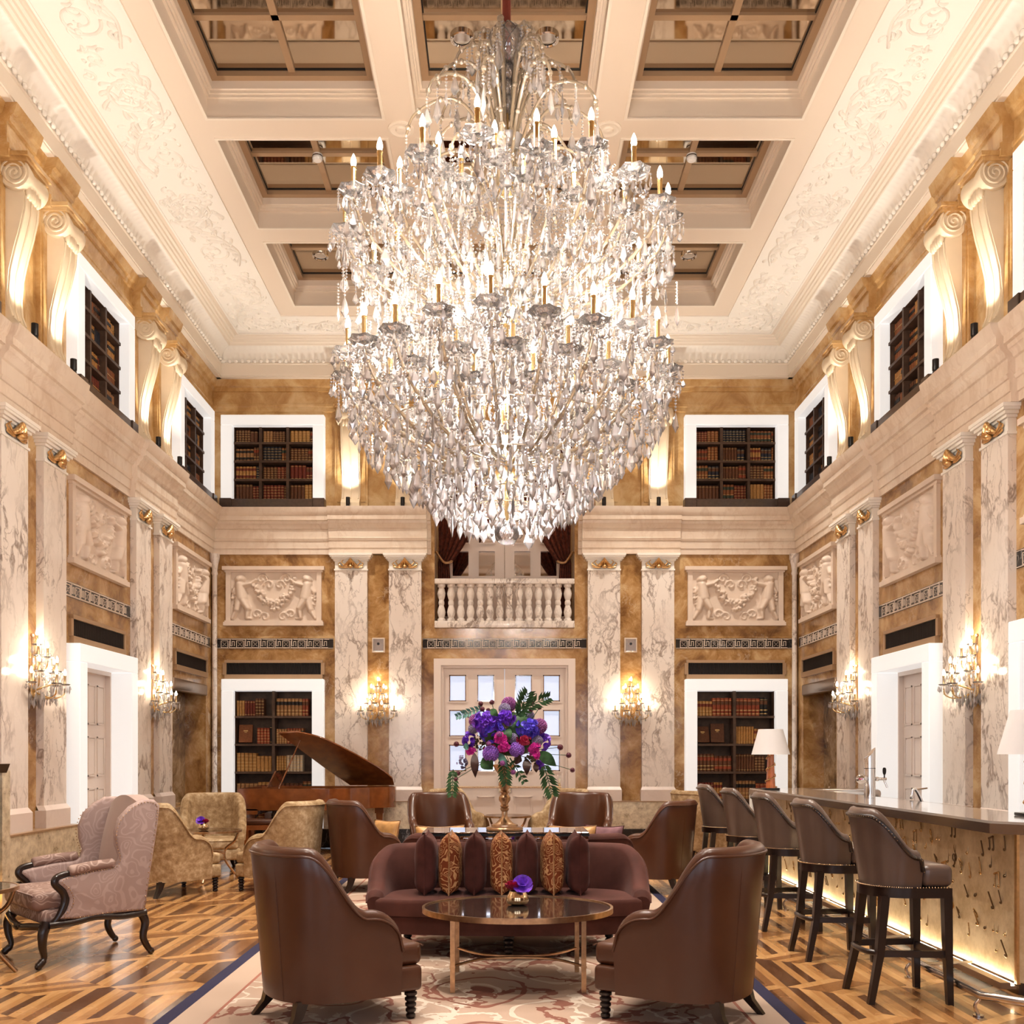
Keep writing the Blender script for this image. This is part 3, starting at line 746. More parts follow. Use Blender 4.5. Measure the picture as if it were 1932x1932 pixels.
# plaster border strips and rinceau scrolls
bo = MB()
for s in (-1, 1):
    for x in (3.40, 4.20): bo.box((s*x - .012, YF + .5, ZC - .016), (s*x + .012, D - .6 if x > 4 else D - 1.2, ZC))
for (y, xx) in ((D - .58, 4.2), (D - 1.2, 3.4)): bo.box((-xx, y - .012, ZC - .016), (xx, y + .012, ZC))
bo.build('border_bead', 'plaster_white', ceil)
fg = MB()
for s in (-1, 1): fg.box((min(s*3.412, s*4.188), YF + .6, ZC - .004), (max(s*3.412, s*4.188), D - .6, ZC))
fg.box((-3.41, D - 1.188, ZC - .004), (3.41, D - .592, ZC)); fg.build('frieze_ground', 'plaster_white', ceil)
def scroll(L=2.0, wd=.62, seed=1):
    rr = random.Random(seed); mb = MB()
    def tb(pts, r): mb.tube(pts, r, 6, flat=(1, 1, 1.3))
    st = bez([(-L*.5, -wd*.30, 0), (-L*.32, -wd*.42, 0), (-L*.12, -wd*.1, 0), (-L*.05, wd*.3, 0), (L*.12, wd*.42, 0)], 8); tb(st, [.018]*len(st))
    cx, cy0 = L*.14, .02
    sp = []
    for i in range(46):
        a = PI*.5 - i*.26; r = wd*.40*(1 - i/56); sp.append((cx + math.cos(a)*r*1.12, cy0 + math.sin(a)*r, 0))
    tb(sp, [.022*(1 - .5*i/46) for i in range(46)])
    for i in range(7):                                                       # rosette
        a = i*2*PI/7; mb.sphere((cx + math.cos(a)*.055, cy0 + math.sin(a)*.05, 0), (.04, .022, .02), 6, 4, M=Matrix.Rotation(a, 3, 'Z'))
    mb.sphere((cx, cy0, 0), (.025, .025, .028), 6, 4)
    for k in range(70):                                                      # curling acanthus leaves
        src = rr.choice([st, sp[:30]]); i = rr.randrange(1, len(src) - 1); p = Vector(src[i]); t = (Vector(src[i+1]) - Vector(src[i-1])).normalized()
        s = rr.choice([-1, 1]); n = Vector((-t.y, t.x, 0)) * s; l = rr.uniform(.09, .19)
        pts = bez([p, p + n*l*.45 + t*l*.35, p + n*l*.75 + t*l*.8, p + n*l*.55 + t*l*1.15], 4)
        if max(abs(q.y) for q in pts) > wd*.54: continue
        tb(pts, [.006 + .02*math.sin(PI*min(1, (j + .6)/len(pts))) for j in range(len(pts))])
    sp2 = []
    for i in range(34):
        a = -PI*.5 + i*.28; r = wd*.30*(1 - i/44); sp2.append((-L*.33 - math.cos(a)*r*1.1, wd*.08 + math.sin(a)*r, 0))
    tb(sp2, [.018*(1 - .5*i/34) for i in range(34)])
    for k in range(46):
        x, y = rr.uniform(-L*.5, L*.5), rr.uniform(-wd*.46, wd*.46); a = rr.uniform(0, 6.28); l = rr.uniform(.05, .11); d = Vector((math.cos(a), math.sin(a), 0)); n_ = Vector((-d.y, d.x, 0))
        pts = bez([Vector((x, y, 0)), Vector((x, y, 0)) + d*l*.5 + n_*l*.2, Vector((x, y, 0)) + d*l], 4)
        if max(abs(q.y) for q in pts) < wd*.52: tb(pts, [.005 + .016*math.sin(PI*min(1, (j + .6)/len(pts))) for j in range(len(pts))])
    for (a, b) in [(L*.34, wd*.25), (L*.42, -wd*.2), (-L*.4, wd*.2), (-L*.28, wd*.05), (L*.3, -wd*.42)]:
        q = [(a + math.cos(i*.4)*.09*(1 - i/20), b + math.sin(i*.4)*.09*(1 - i/20), 0) for i in range(18)]; tb(q, [.014]*18)
    return mb.data('rinceau_scroll', 'plaster_white', 60)
SCR = [scroll(2.1, .66, 1), scroll(2.1, .66, 5)]; SCB = scroll(2.0, .46, 9)
for s in (-1, 1):
    for k in range(8):
        y = D - 1.75 - k * 2.08
        o = put('rinceau_scroll', SCR[k % 2], ceil, (s*3.80, y, ZC - .002), -PI/2, None, (1, s*(1 if k % 2 else -1), 1))
for k in range(4): put('rinceau_scroll', SCB, ceil, (-3.0 + k*2.0, D - .9, ZC - .002), 0, None, (1 if k < 2 else -1, 1, 1))
for s in (-1, 1):                                                            # small plaster roses where beams cross
    for y in (ROWS[4] + 1.085, ):
        q = MB(); q.lathe([(.14, 0), (.14, -.012), (.115, -.018), (.10, -.01), (.06, -.012), (.05, -.03), (0, -.034)], 20, (s*1.10, y, ZC)); q.build('ceiling_rose', 'plaster', ceil)
# downlights in the mirrors and smoke detectors
DL = ['left of the two chrome downlights above the chandelier top', 'right of the two chrome downlights above the chandelier top', 'chrome downlight in the last left ceiling coffer', 'chrome downlight in the last right ceiling coffer']
for i, (x, y) in enumerate(DOWN[:4]):
    t = thing('downlight', DL[i], 'downlight', (x, y, 8.555), 0, 'ceiling downlights')
    q = MB(); q.lathe([(.085, 0), (.115, 0), (.115, -.025), (.10, -.03), (.085, -.02)], 24, cap=False); q.build('ring', 'chrome', t)
    q = MB(); q.lathe([(.085, -.015), (.06, -.006), (.03, -.002), (0, -.001)], 24); q.build('reflector', 'chrome', t)
for x in (-2.19, 2.19):
    t = thing('smoke_detector', 'small white smoke detector under the ' + ('left' if x < 0 else 'right') + ' middle ceiling coffer frame', 'smoke detector', (x, ROWS[5], 8.525))
    q = MB(); q.lathe([(.045, 0), (.06, 0), (.06, -.05), (.045, -.07), (0, -.075)], 16); q.build('body', 'white_plastic', t)
    q = MB(); q.lathe([(.061, -.018), (.063, -.018), (.063, -.03), (.061, -.03)], 16, cap=False); q.build('slot_ring', 'nickel_dark', t)
# ------------------------------------------------------------------ doors, balcony, bookcases, sconces
# double door under the balcony
d1 = struct('door_1', (0, D, 0))
q = MB()
for (a, b, c, d, y0) in [(-1.155, -1.04, 0, 3.07, -.04), (1.04, 1.155, 0, 3.07, -.04), (-1.04, 1.04, 2.96, 3.07, -.04), (-1.05, -1.0, 0, 2.98, .0), (1.0, 1.05, 0, 2.98, .0), (-1.0, 1.0, 2.92, 2.98, .0)]: q.box((a, y0, c), (b, .2, d))
q.build('door_frame', 'door_paint', d1)
PXs = [(.63, .91), (.17, .45)]; PZs = [(2.375, 2.81), (1.80, 2.235), (1.23, 1.665)]
for s in (-1, 1):
    lf = MB(); hl = []
    for (a, b) in PXs:
        for (c, d) in PZs: hl.append((min(s*a, s*b), max(s*a, s*b), c, d))
    x0, x1 = sorted((s*.004, s*1.0)); holed(lf, x0, x1, .02, 2.92, hl, lambda a, b, c, d: lf.box((a, .05, c), (b, .10, d)))
    leaf = lf.build('door_leaf', 'door_paint', d1, None)
    for (a, b, c, d) in hl:
        t = MB(); ring2 = [(a - .02, b + .02, c - .02, c), (a - .02, b + .02, d, d + .02), (a - .02, a, c, d), (b, b + .02, c, d)]
        for (e, f, g, h) in ring2: t.box((e, .035, g), (f, .05, h))
        t.build('pane_moulding', 'door_paint', leaf)
        g_ = MB(); g_.box((a, .07, c), (b, .078, d)); g_.build('frosted_pane', 'pane_glow', leaf)
        bv = MB()
        for (e, f, g, h) in [(a, b, c, c + .018), (a, b, d - .018, d), (a, a + .018, c, d), (b - .018, b, c, d)]: bv.box((e, .062, g), (f, .069, h))
        bv.build('pane_bevel', 'chrome', leaf)
    for (a, b) in PXs:
        t = MB(); a, b = sorted((s*a, s*b))
        for (e, f, g, h) in [(a, b, .16, .175), (a, b, .80, .815), (a, a + .015, .16, .815), (b - .015, b, .16, .815)]: t.box((e, .035, g), (f, .05, h))
        t.build('lower_panel', 'door_paint', leaf)
    pb = MB(); a, b = sorted((s*.06, s*.93)); pb.tube([(a, -.03, .97), (b, -.03, .97)], .016, 10)
    for x in (s*.08, s*.90): pb.tube([(x, .05, .97 + .06), (x, -.02, .97)], .014, 8); pb.box((x - .02, .03, .88), (x + .02, .05, 1.12))
    pb.build('push_bar', 'brass', leaf)
# balcony
ba = struct('balcony', (0, D, 0)); q = MB()
q.box((-1.145, .44, 3.45), (1.145, 1.2, 3.57)); q.box((-1.145, 1.2, 3.45), (1.145, 1.3, 6.95)); q.box((-1.25, .40, 3.45), (-1.145, 1.3, 6.95)); q.box((1.145, .40, 3.45), (1.25, 1.3, 6.95)); q.box((-1.2, .4, 6.85), (1.2, 1.3, 6.95))
q.build('recess_lining', 'ochre_marble', ba)
q = MB()
for s in (-1, 1):
    hl = []
    for (a, b) in PXs:
        for (c, d) in ((4.62, 5.05), (5.2, 5.63)): hl.append((min(s*a, s*b), max(s*a, s*b), c, d))
    x0, x1 = sorted((s*.004, s*1.1)); holed(q, x0, x1, 3.57, 6.2, hl, lambda a, b, c, d: q.box((a, 1.10, c), (b, 1.16, d)))
    for (a, b, c, d) in hl:
        for (e, f, g, h) in [(a - .02, b + .02, c - .02, c), (a - .02, b + .02, d, d + .02), (a - .02, a, c, d), (b, b + .02, c, d)]: q.box((e, 1.085, g), (f, 1.10, h))
        q.box((a, 1.13, c), (b, 1.14, d), 1)
q.build('balcony_door', ['door_paint', 'console_mirror'], ba, None)
lamp('POINT', 'balcony_light', (0, D + .75, 6.4), 28, (1, .86, .70), .1)  # added fill lamp without a fixture, brightens the recess and its doors
bl = thing('balustrade', 'white veined marble balustrade of the balcony over the double door', 'balustrade', (0, D, 0))
q = MB(); q.rbox((-1.143, -.06, 4.29), (1.143, .14, 4.375), .012, 2); q.build('handrail', 'white_marble', bl)
q = MB(); q.rbox((-1.143, -.06, 3.572), (1.143, .14, 3.685), .01, 2); q.build('base_rail', 'white_marble', bl)
bp = [(r_*1.25, z_) for r_, z_ in [(.045, 0), (.052, .01), (.052, .04), (.036, .055), (.045, .09), (.055, .15), (.045, .21), (.032, .26), (.04, .285), (.04, .32), (.032, .345), (.045, .395), (.055, .455), (.045, .515), (.036, .55), (.052, .565), (.052, .605)]]
BAL = MB().lathe(bp, 14).data('baluster', 'white_marble')
for k in range(14): put('baluster', BAL, bl, (-1.035 + k * 2.07 / 13, .04, 3.685))
for s in (-1, 1):
    cu = thing('curtain', ('left' if s < 0 else 'right') + ' dark red velvet curtain tied back over the balcony', 'curtain', (0, D, 0))
    q = MB(); NU, NV = 56, 34
    def cf(i, j):
        u = i / (NU - 1); t = j / (NV - 1); z = 6.75 - t * 2.95
        if z > 4.72: k = (6.75 - z) / (6.75 - 4.72); xi = lerp(-.12, -.92, k ** 1.9); xo = lerp(-1.13, -1.09, k)
        else: k = (4.72 - z) / .95; xi = lerp(-.92, -.86, k); xo = -1.11
        sag = math.sin(PI * u) * .0
        dep = .05 * math.sin(u * 34) * lerp(1, .55, min(1, t*1.3)) + .015 * math.sin(u * 71 + 2)
        zz = z - (1 - u) * 0 - u * u * .10 * (1 if z > 4.72 else 0)
        return (-s * lerp(xo, xi, u) * -1 if s > 0 else lerp(xo, xi, u), .26 + dep, zz) if s < 0 else (-lerp(xo, xi, u), .26 + dep, zz)
    q.grid(cf, NU, NV); q.build('drape', 'curtain_velvet', cu, 180)
    q = MB(); q.tube(bez([(s*1.13, .18, 4.86), (s*1.0, .17, 4.68), (s*.88, .2, 4.70), (s*.9, .32, 4.72)], 6), .022, 8); q.build('tieback', 'antique_brass', cu)
# side doors with lit surrounds
DR = MB(); DR.box((-.66, .16, .0), (.66, .21, 2.52))
DP = MB()
for r_, (c, d) in enumerate([(.16, .50), (.62, 1.10), (1.24, 1.72), (1.86, 2.34)]):
    for xc in (-.47, -.2, .2, .47):
        a, b = xc - .10, xc + .10
        for (e, f, g, h) in [(a, b, c, c + .018), (a, b, d - .018, d), (a, a + .018, c, d), (b - .018, b, c, d)]: DP.box((e, .148, g), (f, .16, h))
        DP.box((a + .03, .153, c + .03), (b - .03, .16, d - .03))
DJ = MB(); DJ.box((-.68, .10, 0), (-.63, .2, 2.53)); DJ.box((.63, .10, 0), (.68, .2, 2.53)); DJ.box((-.68, .10, 2.47), (.68, .2, 2.53))
DRm, DPm, DJm = DR.data('door_leaf', 'door_paint'), DP.data('door_panels', 'door_paint'), DJ.data('door_jamb', 'door_paint')
hd = MB(); hd.box((-.03, .135, .86), (.01, .148, 1.22)); hd.tube([(-.01, .14, 1.06), (-.01, .09, 1.06), (.14, .09, 1.06)], .012, 8); hd.tube([(-.01, .12, .93), (-.01, .12, .88)], .014, 8); HDm = hd.data('door_handle', 'brass')
nd_ = 2
for side, ids in (('left', (1, 3)), ('right', (1, 2, 3))):
    loc, rz, sg = SIDE[side]
    for i in ids:
        dr = struct('door_%d' % nd_, (loc[0], BAY_Y[i], 0), rz); nd_ += 1
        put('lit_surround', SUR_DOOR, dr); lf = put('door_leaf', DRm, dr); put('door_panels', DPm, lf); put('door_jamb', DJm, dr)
        put('door_handle', HDm, lf, (-.38 if sg > 0 else .3, 0, 0))
# bookcases
def bookcase_mesh(hw, z0, z1, cols, shelves, depth):
    mb = MB(); mb.box((-hw, depth, z0), (hw, depth + .02, z1)); mb.box((-hw, 0, z0 - .02), (-hw + .012, depth, z1)); mb.box((hw - .012, 0, z0 - .02), (hw, depth, z1)); mb.box((-hw, 0, z1 - .01), (hw, depth, z1 + .01))
    return mb
def mk_case(name, label, loc, rz, upper):
    t = thing(name, label, 'bookcase', loc, rz)
    if upper: hw, z0, z1, sh, cols = .662, 5.665, 6.86, [6.01, 6.31, 6.61], [-.222, .222]
    else: hw, z0, z1, sh, cols = .65, .335, 2.555, [.775, 1.225, 1.68, 2.135], [-.01]
    bookcase_mesh(hw, z0, z1, cols, sh, .26).build('case', 'shelf_wood', t)
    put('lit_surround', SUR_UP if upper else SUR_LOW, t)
    for z in sh:
        q = MB(); q.box((-hw - .015, -.02, z - .035), (hw + .015, .26, z)); q.build('shelf', 'shelf_wood', t)
    for x in cols:
        q = MB(); q.box((x - .022, -.012, z0), (x + .022, .26, z1 + .01)); q.build('divider', 'shelf_wood', t)
    q = MB(); q.box((-hw, -.0, z0 - .03), (hw, .26, z0)); q.build('floor_board', 'shelf_wood', t)
    if upper:
        q = MB(); q.rbox((-.85, -.17, 5.502), (-.66, .05, 5.66), .006, 1); q.rbox((.66, -.17, 5.502), (.85, .05, 5.66), .006, 1); q.rbox((-.66, -.155, 5.502), (.66, .05, 5.65), .006, 1); q.build('plinth', 'dark_wood', t)
    return t
BOOKC = {'tan': (.40, .19, .075), 'amber': (.52, .25, .075), 'brown': (.15, .058, .026), 'oxblood': (.20, .040, .022), 'red': (.34, .07, .03), 'green': (.045, .06, .04), 'navy': (.03, .032, .045), 'cream': (.66, .50, .34), 'russet': (.30, .10, .035), 'black': (.025, .02, .018)}
for k, c in BOOKC.items(): plain('book_' + k, [q*.8 for q in c], .5, var=.18, vs=40, spec=.2)
plain('book_gilt', (.62, .40, .15), .35, .6)
def book_mesh(col, style):
    mb = MB(); n = 6; pts = [(-.5, 1.0), (-.5, .12)] + [(-.5*math.cos(PI*i/n), .12 - .12*math.sin(PI*i/n)) for i in range(1, n)] + [(.5, .12), (.5, 1.0)]
    mb.prism([(x, y, 0) for x, y in pts], (0, 0, 1), 0)
    arc = pts[1:-1]
    def band(z0, z1, mi, o=.03):
        out = [(x*(1 + o), y - o*.8) for x, y in arc]; k = len(out)
        vs = [(x, y, z) for z in (z0, z1) for x, y in out]; mb.add(vs, [(i, i+1, i+1+k, i+k) for i in range(k - 1)], mi)
    if style == 0:
        for z in (.12, .3, .48, .66, .84): band(z, z + .025, 1)
    elif style == 1: band(.62, .82, 2); band(.3, .34, 1); band(.1, .14, 1); band(.86, .88, 1)
    elif style == 2: band(.15, .33, 2); band(.68, .86, 2); band(.36, .38, 1)
    else: band(.08, .1, 1); band(.9, .92, 1)
    lab = {'tan': 'book_black', 'amber': 'book_oxblood', 'cream': 'book_black', 'brown': 'book_red', 'russet': 'book_green'}.get(col, 'book_brown')
    return mb.data('book', ['book_' + col, 'book_gilt', lab], None)
BM = {(c, s): book_mesh(c, s) for c in BOOKC for s in range(4)}
WORD = {'tan': 'tan', 'amber': 'amber', 'brown': 'dark brown', 'oxblood': 'oxblood', 'red': 'red', 'green': 'dark green', 'navy': 'navy', 'cream': 'cream', 'russet': 'russet', 'black': 'black'}
brnd = random.Random(21)
def fill(u0, u1, z, hmax, n, pal, place, where, dens=1.0, hf=(.78, .93)):
    gap = (u1 - u0) * dens / n; x = u0 + .004; c, st, hh = None, 0, 0; k = 0; run = 0
    while x + gap * .6 < u0 + (u1 - u0) * dens and k < n + 4:
        if run <= 0: c, st, hh, run, wv = brnd.choice(pal), brnd.randrange(4), brnd.uniform(*hf) * hmax, brnd.randint(3, 7), brnd.uniform(.8, 1.15)
        run -= 1; w_ = min(gap * wv, u1 - .004 - x)
        if w_ < gap * .4: break
        place(c, st, x + w_/2, z + .001, w_ * .94, hh * brnd.uniform(.985, 1.0), k, where); x += w_; k += 1
PAL_UP = ['tan', 'amber', 'brown', 'oxblood', 'russet', 'brown', 'amber', 'navy', 'russet']
PAL_LO = ['tan', 'russet', 'brown', 'oxblood', 'amber', 'red', 'black', 'green', 'cream']
ZU = [5.667, 6.011, 6.311, 6.611]; HU = [.305, .262, .262, .24]
RN = ['bottom', 'second', 'third', 'top']; CNm = ['left', 'middle', 'right']
COLU = [(-.648, -.246), (-.198, .198), (.246, .648)]
def place_obj(t_loc, casename):
    def f(c, st, x, z, w_, h, k, where):
        o = put('book', BM[(c, st)], None, (t_loc[0] + x, t_loc[1] + .05, z), 0, None, (w_, .16, h))
        tag(o, '%s book, %s in the %s of the %s' % (WORD[c], ORD[k], where, casename), 'book', 'books in the ' + casename)
    return f
for i, x in enumerate(BOOK_X):
    nm_ = 'upper %s bookcase' % ('left' if i == 0 else 'right')
    mk_case('bookcase', 'upper back wall bookcase with lit white surround, %s of chandelier' % ('left' if i == 0 else 'right'), (x, D, 0), 0, True)
    for r_ in range(4):
        for c_ in range(3): fill(COLU[c_][0], COLU[c_][1], ZU[r_], HU[r_], 7, PAL_UP, place_obj((x, D), nm_), '%s row %s bay' % (RN[r_], CNm[c_]))
    nm_ = 'lower %s bookcase' % ('left' if i == 0 else 'right')
    mk_case('bookcase', 'tall lower bookcase with lit white surround, ' + ('behind the piano' if i == 0 else 'behind the bar lamp'), (x, D, 0), 0, False)
    ZL = [.337, .776, 1.226, 1.681, 2.136]; HL = [.36, .34, .34, .33, .34]
    for r_ in range(5):
        for c_, (a, b) in enumerate([(-.635, -.035), (.015, .635)]):
            dens = brnd.choice([1, 1, .9, .75]) if r_ else 1
            n = 9 if r_ else 5
            if r_ == 0 and i == 1: continue
            pal = PAL_LO
            if i == 1 and r_ == 2: pal = ['brown']
            if r_ == 3 and c_ == 0: a, dens = (.0 - .30, 1) if i == 0 else (-.05, 0)
            if dens: fill(a, b, ZL[r_], HL[r_], n if r_ != 3 or c_ else 5, pal, place_obj((x, D), nm_), '%s shelf %s bay' % (['lowest', 'fourth', 'third', 'second', 'top'][r_], ['left', 'right'][c_]), dens, (.72, .9))
    # displayed volumes leaning with the cover to the room
    for k, (dx, hh) in enumerate([(-.50, .30)] if i == 0 else [(-.50, .27), (-.26, .32)]):
        t = thing('display_book', ['large russet book shown cover out in the lower left bookcase', 'brown book leaning cover out, left of two in the lower right bookcase', 'larger brown book leaning cover out in the lower right bookcase'][i + k], 'book', (x + dx, D + .13, 1.70), .12 if k == 0 else -.1)
        M_ = Matrix.Rotation(-.22, 4, 'X'); q = MB(); q.rbox((-.11, -.02, 0), (.11, .02, hh), .004, 1, M=M_); q.build('cover', 'book_russet' if i == 0 else 'book_brown', t)
        q = MB(); q.box((-.035, -.0215, hh*.62), (.035, -.0205, hh*.68)); q.box((-.02, -.0215, hh*.55), (.02, -.0205, hh*.58)); q.v = [tuple(M_ @ Vector(p)) for p in q.v]; q.build('cover_mark', 'book_gilt', t)
side_books = MB()
BK_MATS = []
def place_side(M_):
    def f(c, st, x, z, w_, h, k, where):
        q = MB(); q.prism([(a*w_ + x, .05 + b*.16, z) for a, b in [(-.5, 1), (-.5, .12), (-.25, 0), (.25, 0), (.5, .12), (.5, 1)]], (0, 0, h))
        mi = list(BOOKC).index(c); side_books.merge(q, M_, mi)
        if st < 3:
            q = MB(); q.box((x - w_*.5, .045, z + h*.6), (x + w_*.5, .06, z + h*(.63 if st == 0 else .78))); side_books.merge(q, M_, 10 if st == 0 else (9 if c != 'black' else 4))
    return f
for side in ('left', 'right'):
    loc, rz, sg = SIDE[side]
    for i, y in enumerate(BAY_Y):
        if i == 3: continue
        mk_case('bookcase', '%s wall upper bookcase with lit white surround, %s the back wall' % (side, ['nearest', 'second from', 'third from'][i]), (loc[0], y, 0), rz, True)
        M_ = Matrix.Translation((loc[0], y, 0)) @ Matrix.Rotation(rz, 4, 'Z')
        for r_ in range(4):
            for c_ in range(3): fill(COLU[c_][0], COLU[c_][1], ZU[r_], HU[r_], 8, PAL_UP, place_side(M_), '')
tag(side_books.build('side_wall_books', ['book_' + k for k in BOOKC] + ['book_gilt'], None, None), 'rows of leather books in the side wall bookcases', 'books', kind='stuff')
# wall sconces
CAND = MB().lathe([(.012, 0), (.012, .10), (.014, .105), (.014, .115), (.0, .115)], 8).data('candle_tube', 'candle_gold')
BULB = MB().lathe([(0, 0), (.010, .006), (.014, .022), (.011, .042), (.004, .06), (0, .068)], 8).data('bulb', 'sconce_bulb')
BOBE = MB().lathe([(.0, .0), (.02, -.004), (.045, .004), (.055, .014), (.05, .016), (.02, .006), (0, .006)], 10).data('drip_pan', 'crystal_pan')
def drop_mb(L, wd, th, mb=None, M=None, n=6):
    mb = mb or MB(); vs = [(0, 0, 0)]
    for (z, k) in ((-.28, .55), (-.68, 1.0)):
        for j in range(n): a = 2*PI*j/n; vs.append((math.cos(a)*wd*k, math.sin(a)*th*k, z*L))
    vs.append((0, 0, -L)); fs = [(0, 1+j, 1+(j+1) % n) for j in range(n)] + [(1+j, 1+n+j, 1+n+(j+1) % n, 1+(j+1) % n) for j in range(n)] + [(2*n+1, 1+n+(j+1) % n, 1+n+j) for j in range(n)]
    if M is not None: vs = [M @ Vector(p) for p in vs]
    return mb.add(vs, fs)
def bead_mb(c, r, mb):
    c = Vector(c); mb.add([c + Vector(p)*r for p in ((0,0,1),(1,0,0),(0,1,0),(-1,0,0),(0,-1,0),(0,0,-1))], [(0,1,2),(0,2,3),(0,3,4),(0,4,1),(5,2,1),(5,3,2),(5,4,3),(5,1,4)])
SCP = [(0, -.09, 2.62), (-.10, -.15, 2.50), (.10, -.15, 2.50), (-.17, -.19, 2.34), (-.02, -.30, 2.34), (.15, -.19, 2.34), (-.27, -.16, 2.22), (-.10, -.33, 2.22), (.09, -.33, 2.22), (.27, -.16, 2.22)]
def sconce(label, loc, rz):
    t = thing('wall_sconce', label, 'sconce', loc, rz, 'crystal candle sconces between the pilasters')
    srnd = random.Random(5)
    q = MB(); q.lathe([(0, 0), (.05, .005), (.045, .02), (.02, .03), (0, .03)], 14, (0, 0, 2.2), M=Matrix.Rotation(PI/2, 3, 'X')); q.tube([(0, -.03, 2.10), (0, -.05, 2.3), (0, -.04, 2.7)], .012, 8); q.sphere((0, -.04, 2.72), .02, 8, 6); q.sphere((0, -.06, 2.12), .035, 10, 8)
    q.build('wall_stem', 'antique_brass', t)
    cr = MB()
    for (x, y, z) in SCP:
        a = MB(); pts = bez([(0, -.05, 2.16 if z < 2.5 else z - .12), (x*.4, y*.6 - .02, z - .13), (x*.9, y*.95, z - .10), (x, y, z - .03)], 5); a.tube(pts, .007, 6)
        arm = a.build('arm', 'candle_gold', t, 60)
        put('candle_tube', CAND, arm, (x, y, z), None, None, (1, 1, .9)); put('bulb', BULB, arm, (x, y, z + .10)); put('drip_pan', BOBE, arm, (x, y, z))
        for k in range(7):
            an = k*2*PI/7; L = srnd.uniform(.05, .10); drop_mb(L, .013, .006, cr, Matrix.Translation((x + math.cos(an)*.05, y + math.sin(an)*.05, z)) @ Matrix.Rotation(an, 4, 'Z'))
    for k in range(70):
        an = srnd.uniform(PI, 2*PI); r_ = srnd.uniform(.03, .26); x, y = math.cos(an)*r_, -.03 + math.sin(an)*r_*.9; z = 2.18 - srnd.random()*.10; L = srnd.uniform(.07, .13) * (1.3 - r_*2)
        drop_mb(max(.05, L), .014, .007, cr, Matrix.Translation((x, y, z)) @ Matrix.Rotation(srnd.random()*6, 4, 'Z'))
    for k in range(60): bead_mb((srnd.uniform(-.22, .22), srnd.uniform(-.3, -.05), srnd.uniform(2.15, 2.55)), .008, cr)
    cr.build('crystal_drops', 'crystal', t, None, 'stuff')
    return t
for s in (-1, 1): sconce('crystal candle sconce on the back wall, %s of the double door' % ('left' if s < 0 else 'right'), (s*2.06, D, -.02), 0)
for side in ('left', 'right'):
    loc, rz, sg = SIDE[side]
    for i, (a, b) in enumerate(PAIR_Y[:3]):
        sconce('crystal candle sconce on the %s wall, %s the back corner' % (side, ['nearest', 'second from', 'third from'][i]), (loc[0], (a + b)/2, -.02), rz)
# small black uplights on the cornice ledge
UPL = [MB().lathe([(.028, 0), (.034, .01), (.034, .12), (.028, .12), (.026, .10), (0, .10)], 14).data('lamp_body', 'black_metal'), MB().box((-.03, -.02, 0), (.03, .02, .02)).data('foot', 'black_metal')]
def uplight(label, wall, u, y):
    loc, rz, sg = SIDE[wall]
    t = thing('uplight', label, 'spotlight', (u, y, 5.502), rz, 'black uplights on the cornice ledge')
    put('foot', UPL[1], t); put('lamp_body', UPL[0], t, (0, 0, .02))
    Mz = Matrix.Rotation(rz, 3, 'Z'); inw = Mz @ Vector((0, 1, 0))
    p = Vector((u, y, 5.66))
    lamp('SPOT', 'uplight_beam', p, 60, (1, .94, .84), .02, aim=p + Vector((0, 0, 1)) - inw*.10, spot=112, blend=.9)
for x in (-2.5, -1.62, 1.62, 2.5):
    uplight('black uplight on the back wall ledge, %s of chandelier, %s the bookcase' % ('left' if x < 0 else 'right', 'beside' if abs(x) > 2 else 'farther from'), 'back', x - .02, D - .27)
for side in ('left', 'right'):
    k = 0
    for (a, b) in PAIR_Y[:3]:
        for y in (b, a):
            uplight('black uplight on the %s wall ledge, %s from the back corner' % (side, ORD[k]), side, (-W + .27) if side == 'left' else (W - .27), y); k += 1
# ------------------------------------------------------------------ the great chandelier
ch = thing('chandelier', 'huge crystal chandelier with tiers of candle lights hanging in mid-room', 'chandelier', (.015, 7.5, 0))
crn = random.Random(17)
def cyl(r, a, z): return Vector((r*math.cos(a), r*math.sin(a), z))
q = MB(); q.tube([(0, 0, 6.75), (0, 0, 8.5)], .032, 10); q.lathe([(.0, 8.5), (.12, 8.5), (.12, 8.47), (.05, 8.42), (0, 8.42)], 16); q.build('rope_sleeve', 'red_rope', ch)
q = MB(); q.tube([(0, 0, 3.25), (0, 0, 6.75)], .016, 8); q.lathe([(0, 4.74), (.10, 4.76), (.15, 4.80), (.165, 4.86), (.15, 4.87), (0, 4.87)], 20); q.lathe([(0, 3.56), (.10, 3.58), (.15, 3.63), (.165, 3.70), (.15, 3.71), (0, 3.71)], 20); q.lathe([(0, 5.70), (.06, 5.72), (.07, 5.78), (0, 5.80)], 14)
q.build('centre_stem', 'candle_gold', ch)
for (z, r_) in [(6.84, .15), (6.63, .068), (6.51, .068), (6.39, .066), (4.24, .105), (3.17, .092)]:
    q = MB(); q.sphere((0, 0, z), r_, 18, 12)
    for k in range(9):
        a = k * 2*PI/9
        for s in (-1, 1): q.tube([(math.cos(a + s*t*.16)*math.cos(-1.2 + t*.24)*r_*1.01, math.sin(a + s*t*.16)*math.cos(-1.2 + t*.24)*r_*1.01, z + math.sin(-1.2 + t*.24)*r_*1.01) for t in range(11)], r_*.02, 4)
    q.build('cut_glass_ball', 'crystal_pan', ch, 30)
